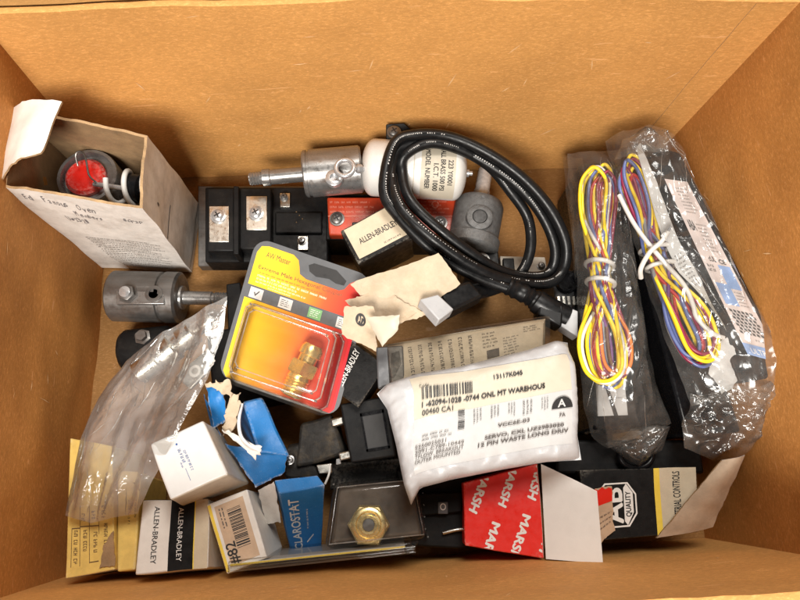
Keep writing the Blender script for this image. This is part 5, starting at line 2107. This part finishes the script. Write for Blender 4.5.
bag(coons(PP((690, 392, 8.0), (720, 390, 8.8), (765, 385, 9.6), (790, 374, 10)), PP((790, 374, 10), (780, 400, 9), (778, 436, 7.6)),
          PP((684, 445, 6.6), (712, 460, 6.6), (740, 452, 7), (778, 436, 7.6)), PP((690, 392, 8.0), (684, 420, 7.4), (684, 445, 6.6))),
    M['film_crumple'], 'bag_end', tx, 60, 50, creases=10, puff=.4, crump=.8, freq=.55, seed=8, low=False)
bag(coons(PP((622, 140, 8.6), (640, 128, 9.6), (668, 132, 9.8)), PP((668, 132, 9.8), (672, 148, 10)),
          PP((618, 160, 8.6), (645, 152, 9.6), (672, 148, 10)), PP((622, 140, 8.6), (618, 160, 8.6))),
    M['film_crumple'], 'bag_end', tx, 40, 30, creases=7, puff=.5, crump=.9, freq=.9, seed=12, low=False)

# ------------------------------------------------------------------ milky bag with metal fitting at the left
fb = thing('metal_fitting', 'silver stepped metal fitting seen inside the milky plastic bag', 'fitting', P(172, 350, 4))
m0, m1 = P(138, 374, 6.3), P(212, 318, 7.3)
ml_ = (m1 - m0).length
mb = MB()
mb.lathe(m0, m1, [(0, .5), (.1, .8), (1.6, .8), (1.65, .6), (2.0, .6), (2.05, .95), (3.0, .95), (3.05, .7), (3.6, .7), (3.65, .85), (4.6, .85), (4.7, .5), (ml_, .45)], M['tin'], 24)
mb.build('body', fb, smooth=30)
cp = thing('metal_clip', 'flat bright metal clip with a round hole inside the milky bag', 'clip', P(195, 375, 5))
hq = Hexa(PP((175, 376, 7.0), (208, 348, 7.0), (216, 362, 7.0), (190, 390, 7.0)), depth=.35)
hq.mesh(M['tin'], 2).build('plate', cp, bevel=.08, smooth=35)
pr = Print(hq.face('top'), M['ink_white'], .02)
pr.ring([(.42 + .16 * math.cos(i * .35), .5 + .3 * math.sin(i * .35)) for i in range(18)], .45)
pr.rect(.93, 0, 1, 1)
pr.rect(.2, .93, 1, 1)
pr.build('bright_edge', cp)
mbag = thing('plastic_bag', 'milky clear plastic bag draped over the yellow carton and left parts', 'plastic bag', P(140, 430, 4))
bag(coons(PP((127, 361, 5.4), (165, 332, 7.2), (205, 308, 8.0), (227, 298, 8.0)), PP((228, 297, 8.0), (224, 335, 8.2), (208, 380, 8.6), (176, 436, 9.5), (152, 482, 8.4), (138, 514, 7.2)),
          PP((67, 516, 6.9), (90, 524, 7.0), (112, 518, 7.1), (136, 516, 7.2)), PP((127, 361, 5.4), (100, 398, 5.6), (82, 440, 6.4), (67, 516, 6.9))),
    M['film_milky'], 'bag_film', mbag, 90, 120, creases=34, puff=.3, crump=.16, freq=.3, seed=14, low=True, thick=.3, fold=(.6, 2.3, .7))
pr_fn = coons(PP((143, 368, 7.9), (195, 325, 8.6)), PP((195, 325, 8.6), (202, 336, 8.6)), PP((150, 380, 7.9), (202, 336, 8.6)), PP((143, 368, 7.9), (150, 380, 7.9)))
pf_ = lambda s, t, off=0.0: pr_fn(s, t) + Vector((0, 0, .9 + off))
pf_.w, pf_.h = 4, 1
pr = Print(pf_, M['ink_soft'])
for a, b in ((.02, .25), (.3, .5), (.55, .72), (.78, .95)):
    pr.lines(a, .1, b, .9, 3, seed=int(a * 90), word=.3, fill=.35)
pr.build('fine_print', mbag)

# ------------------------------------------------------------------ groups of repeats
for o in list(COL.objects):
    if o.parent or 'category' not in o:
        continue
    gname = {'driver': 'long black drivers in the clear bags', 'wire bundle': 'tied wire bundles', 'plastic bag': 'clear plastic bags',
             'cylinder': 'short steel cylinders with shafts', 'carton': 'component cartons', 'case': 'flat black cases under the pile',
             'paper slip': 'paper slips in the right bag', 'module': 'electrical modules'}.get(o['category'])
    if gname:
        o['group'] = gname
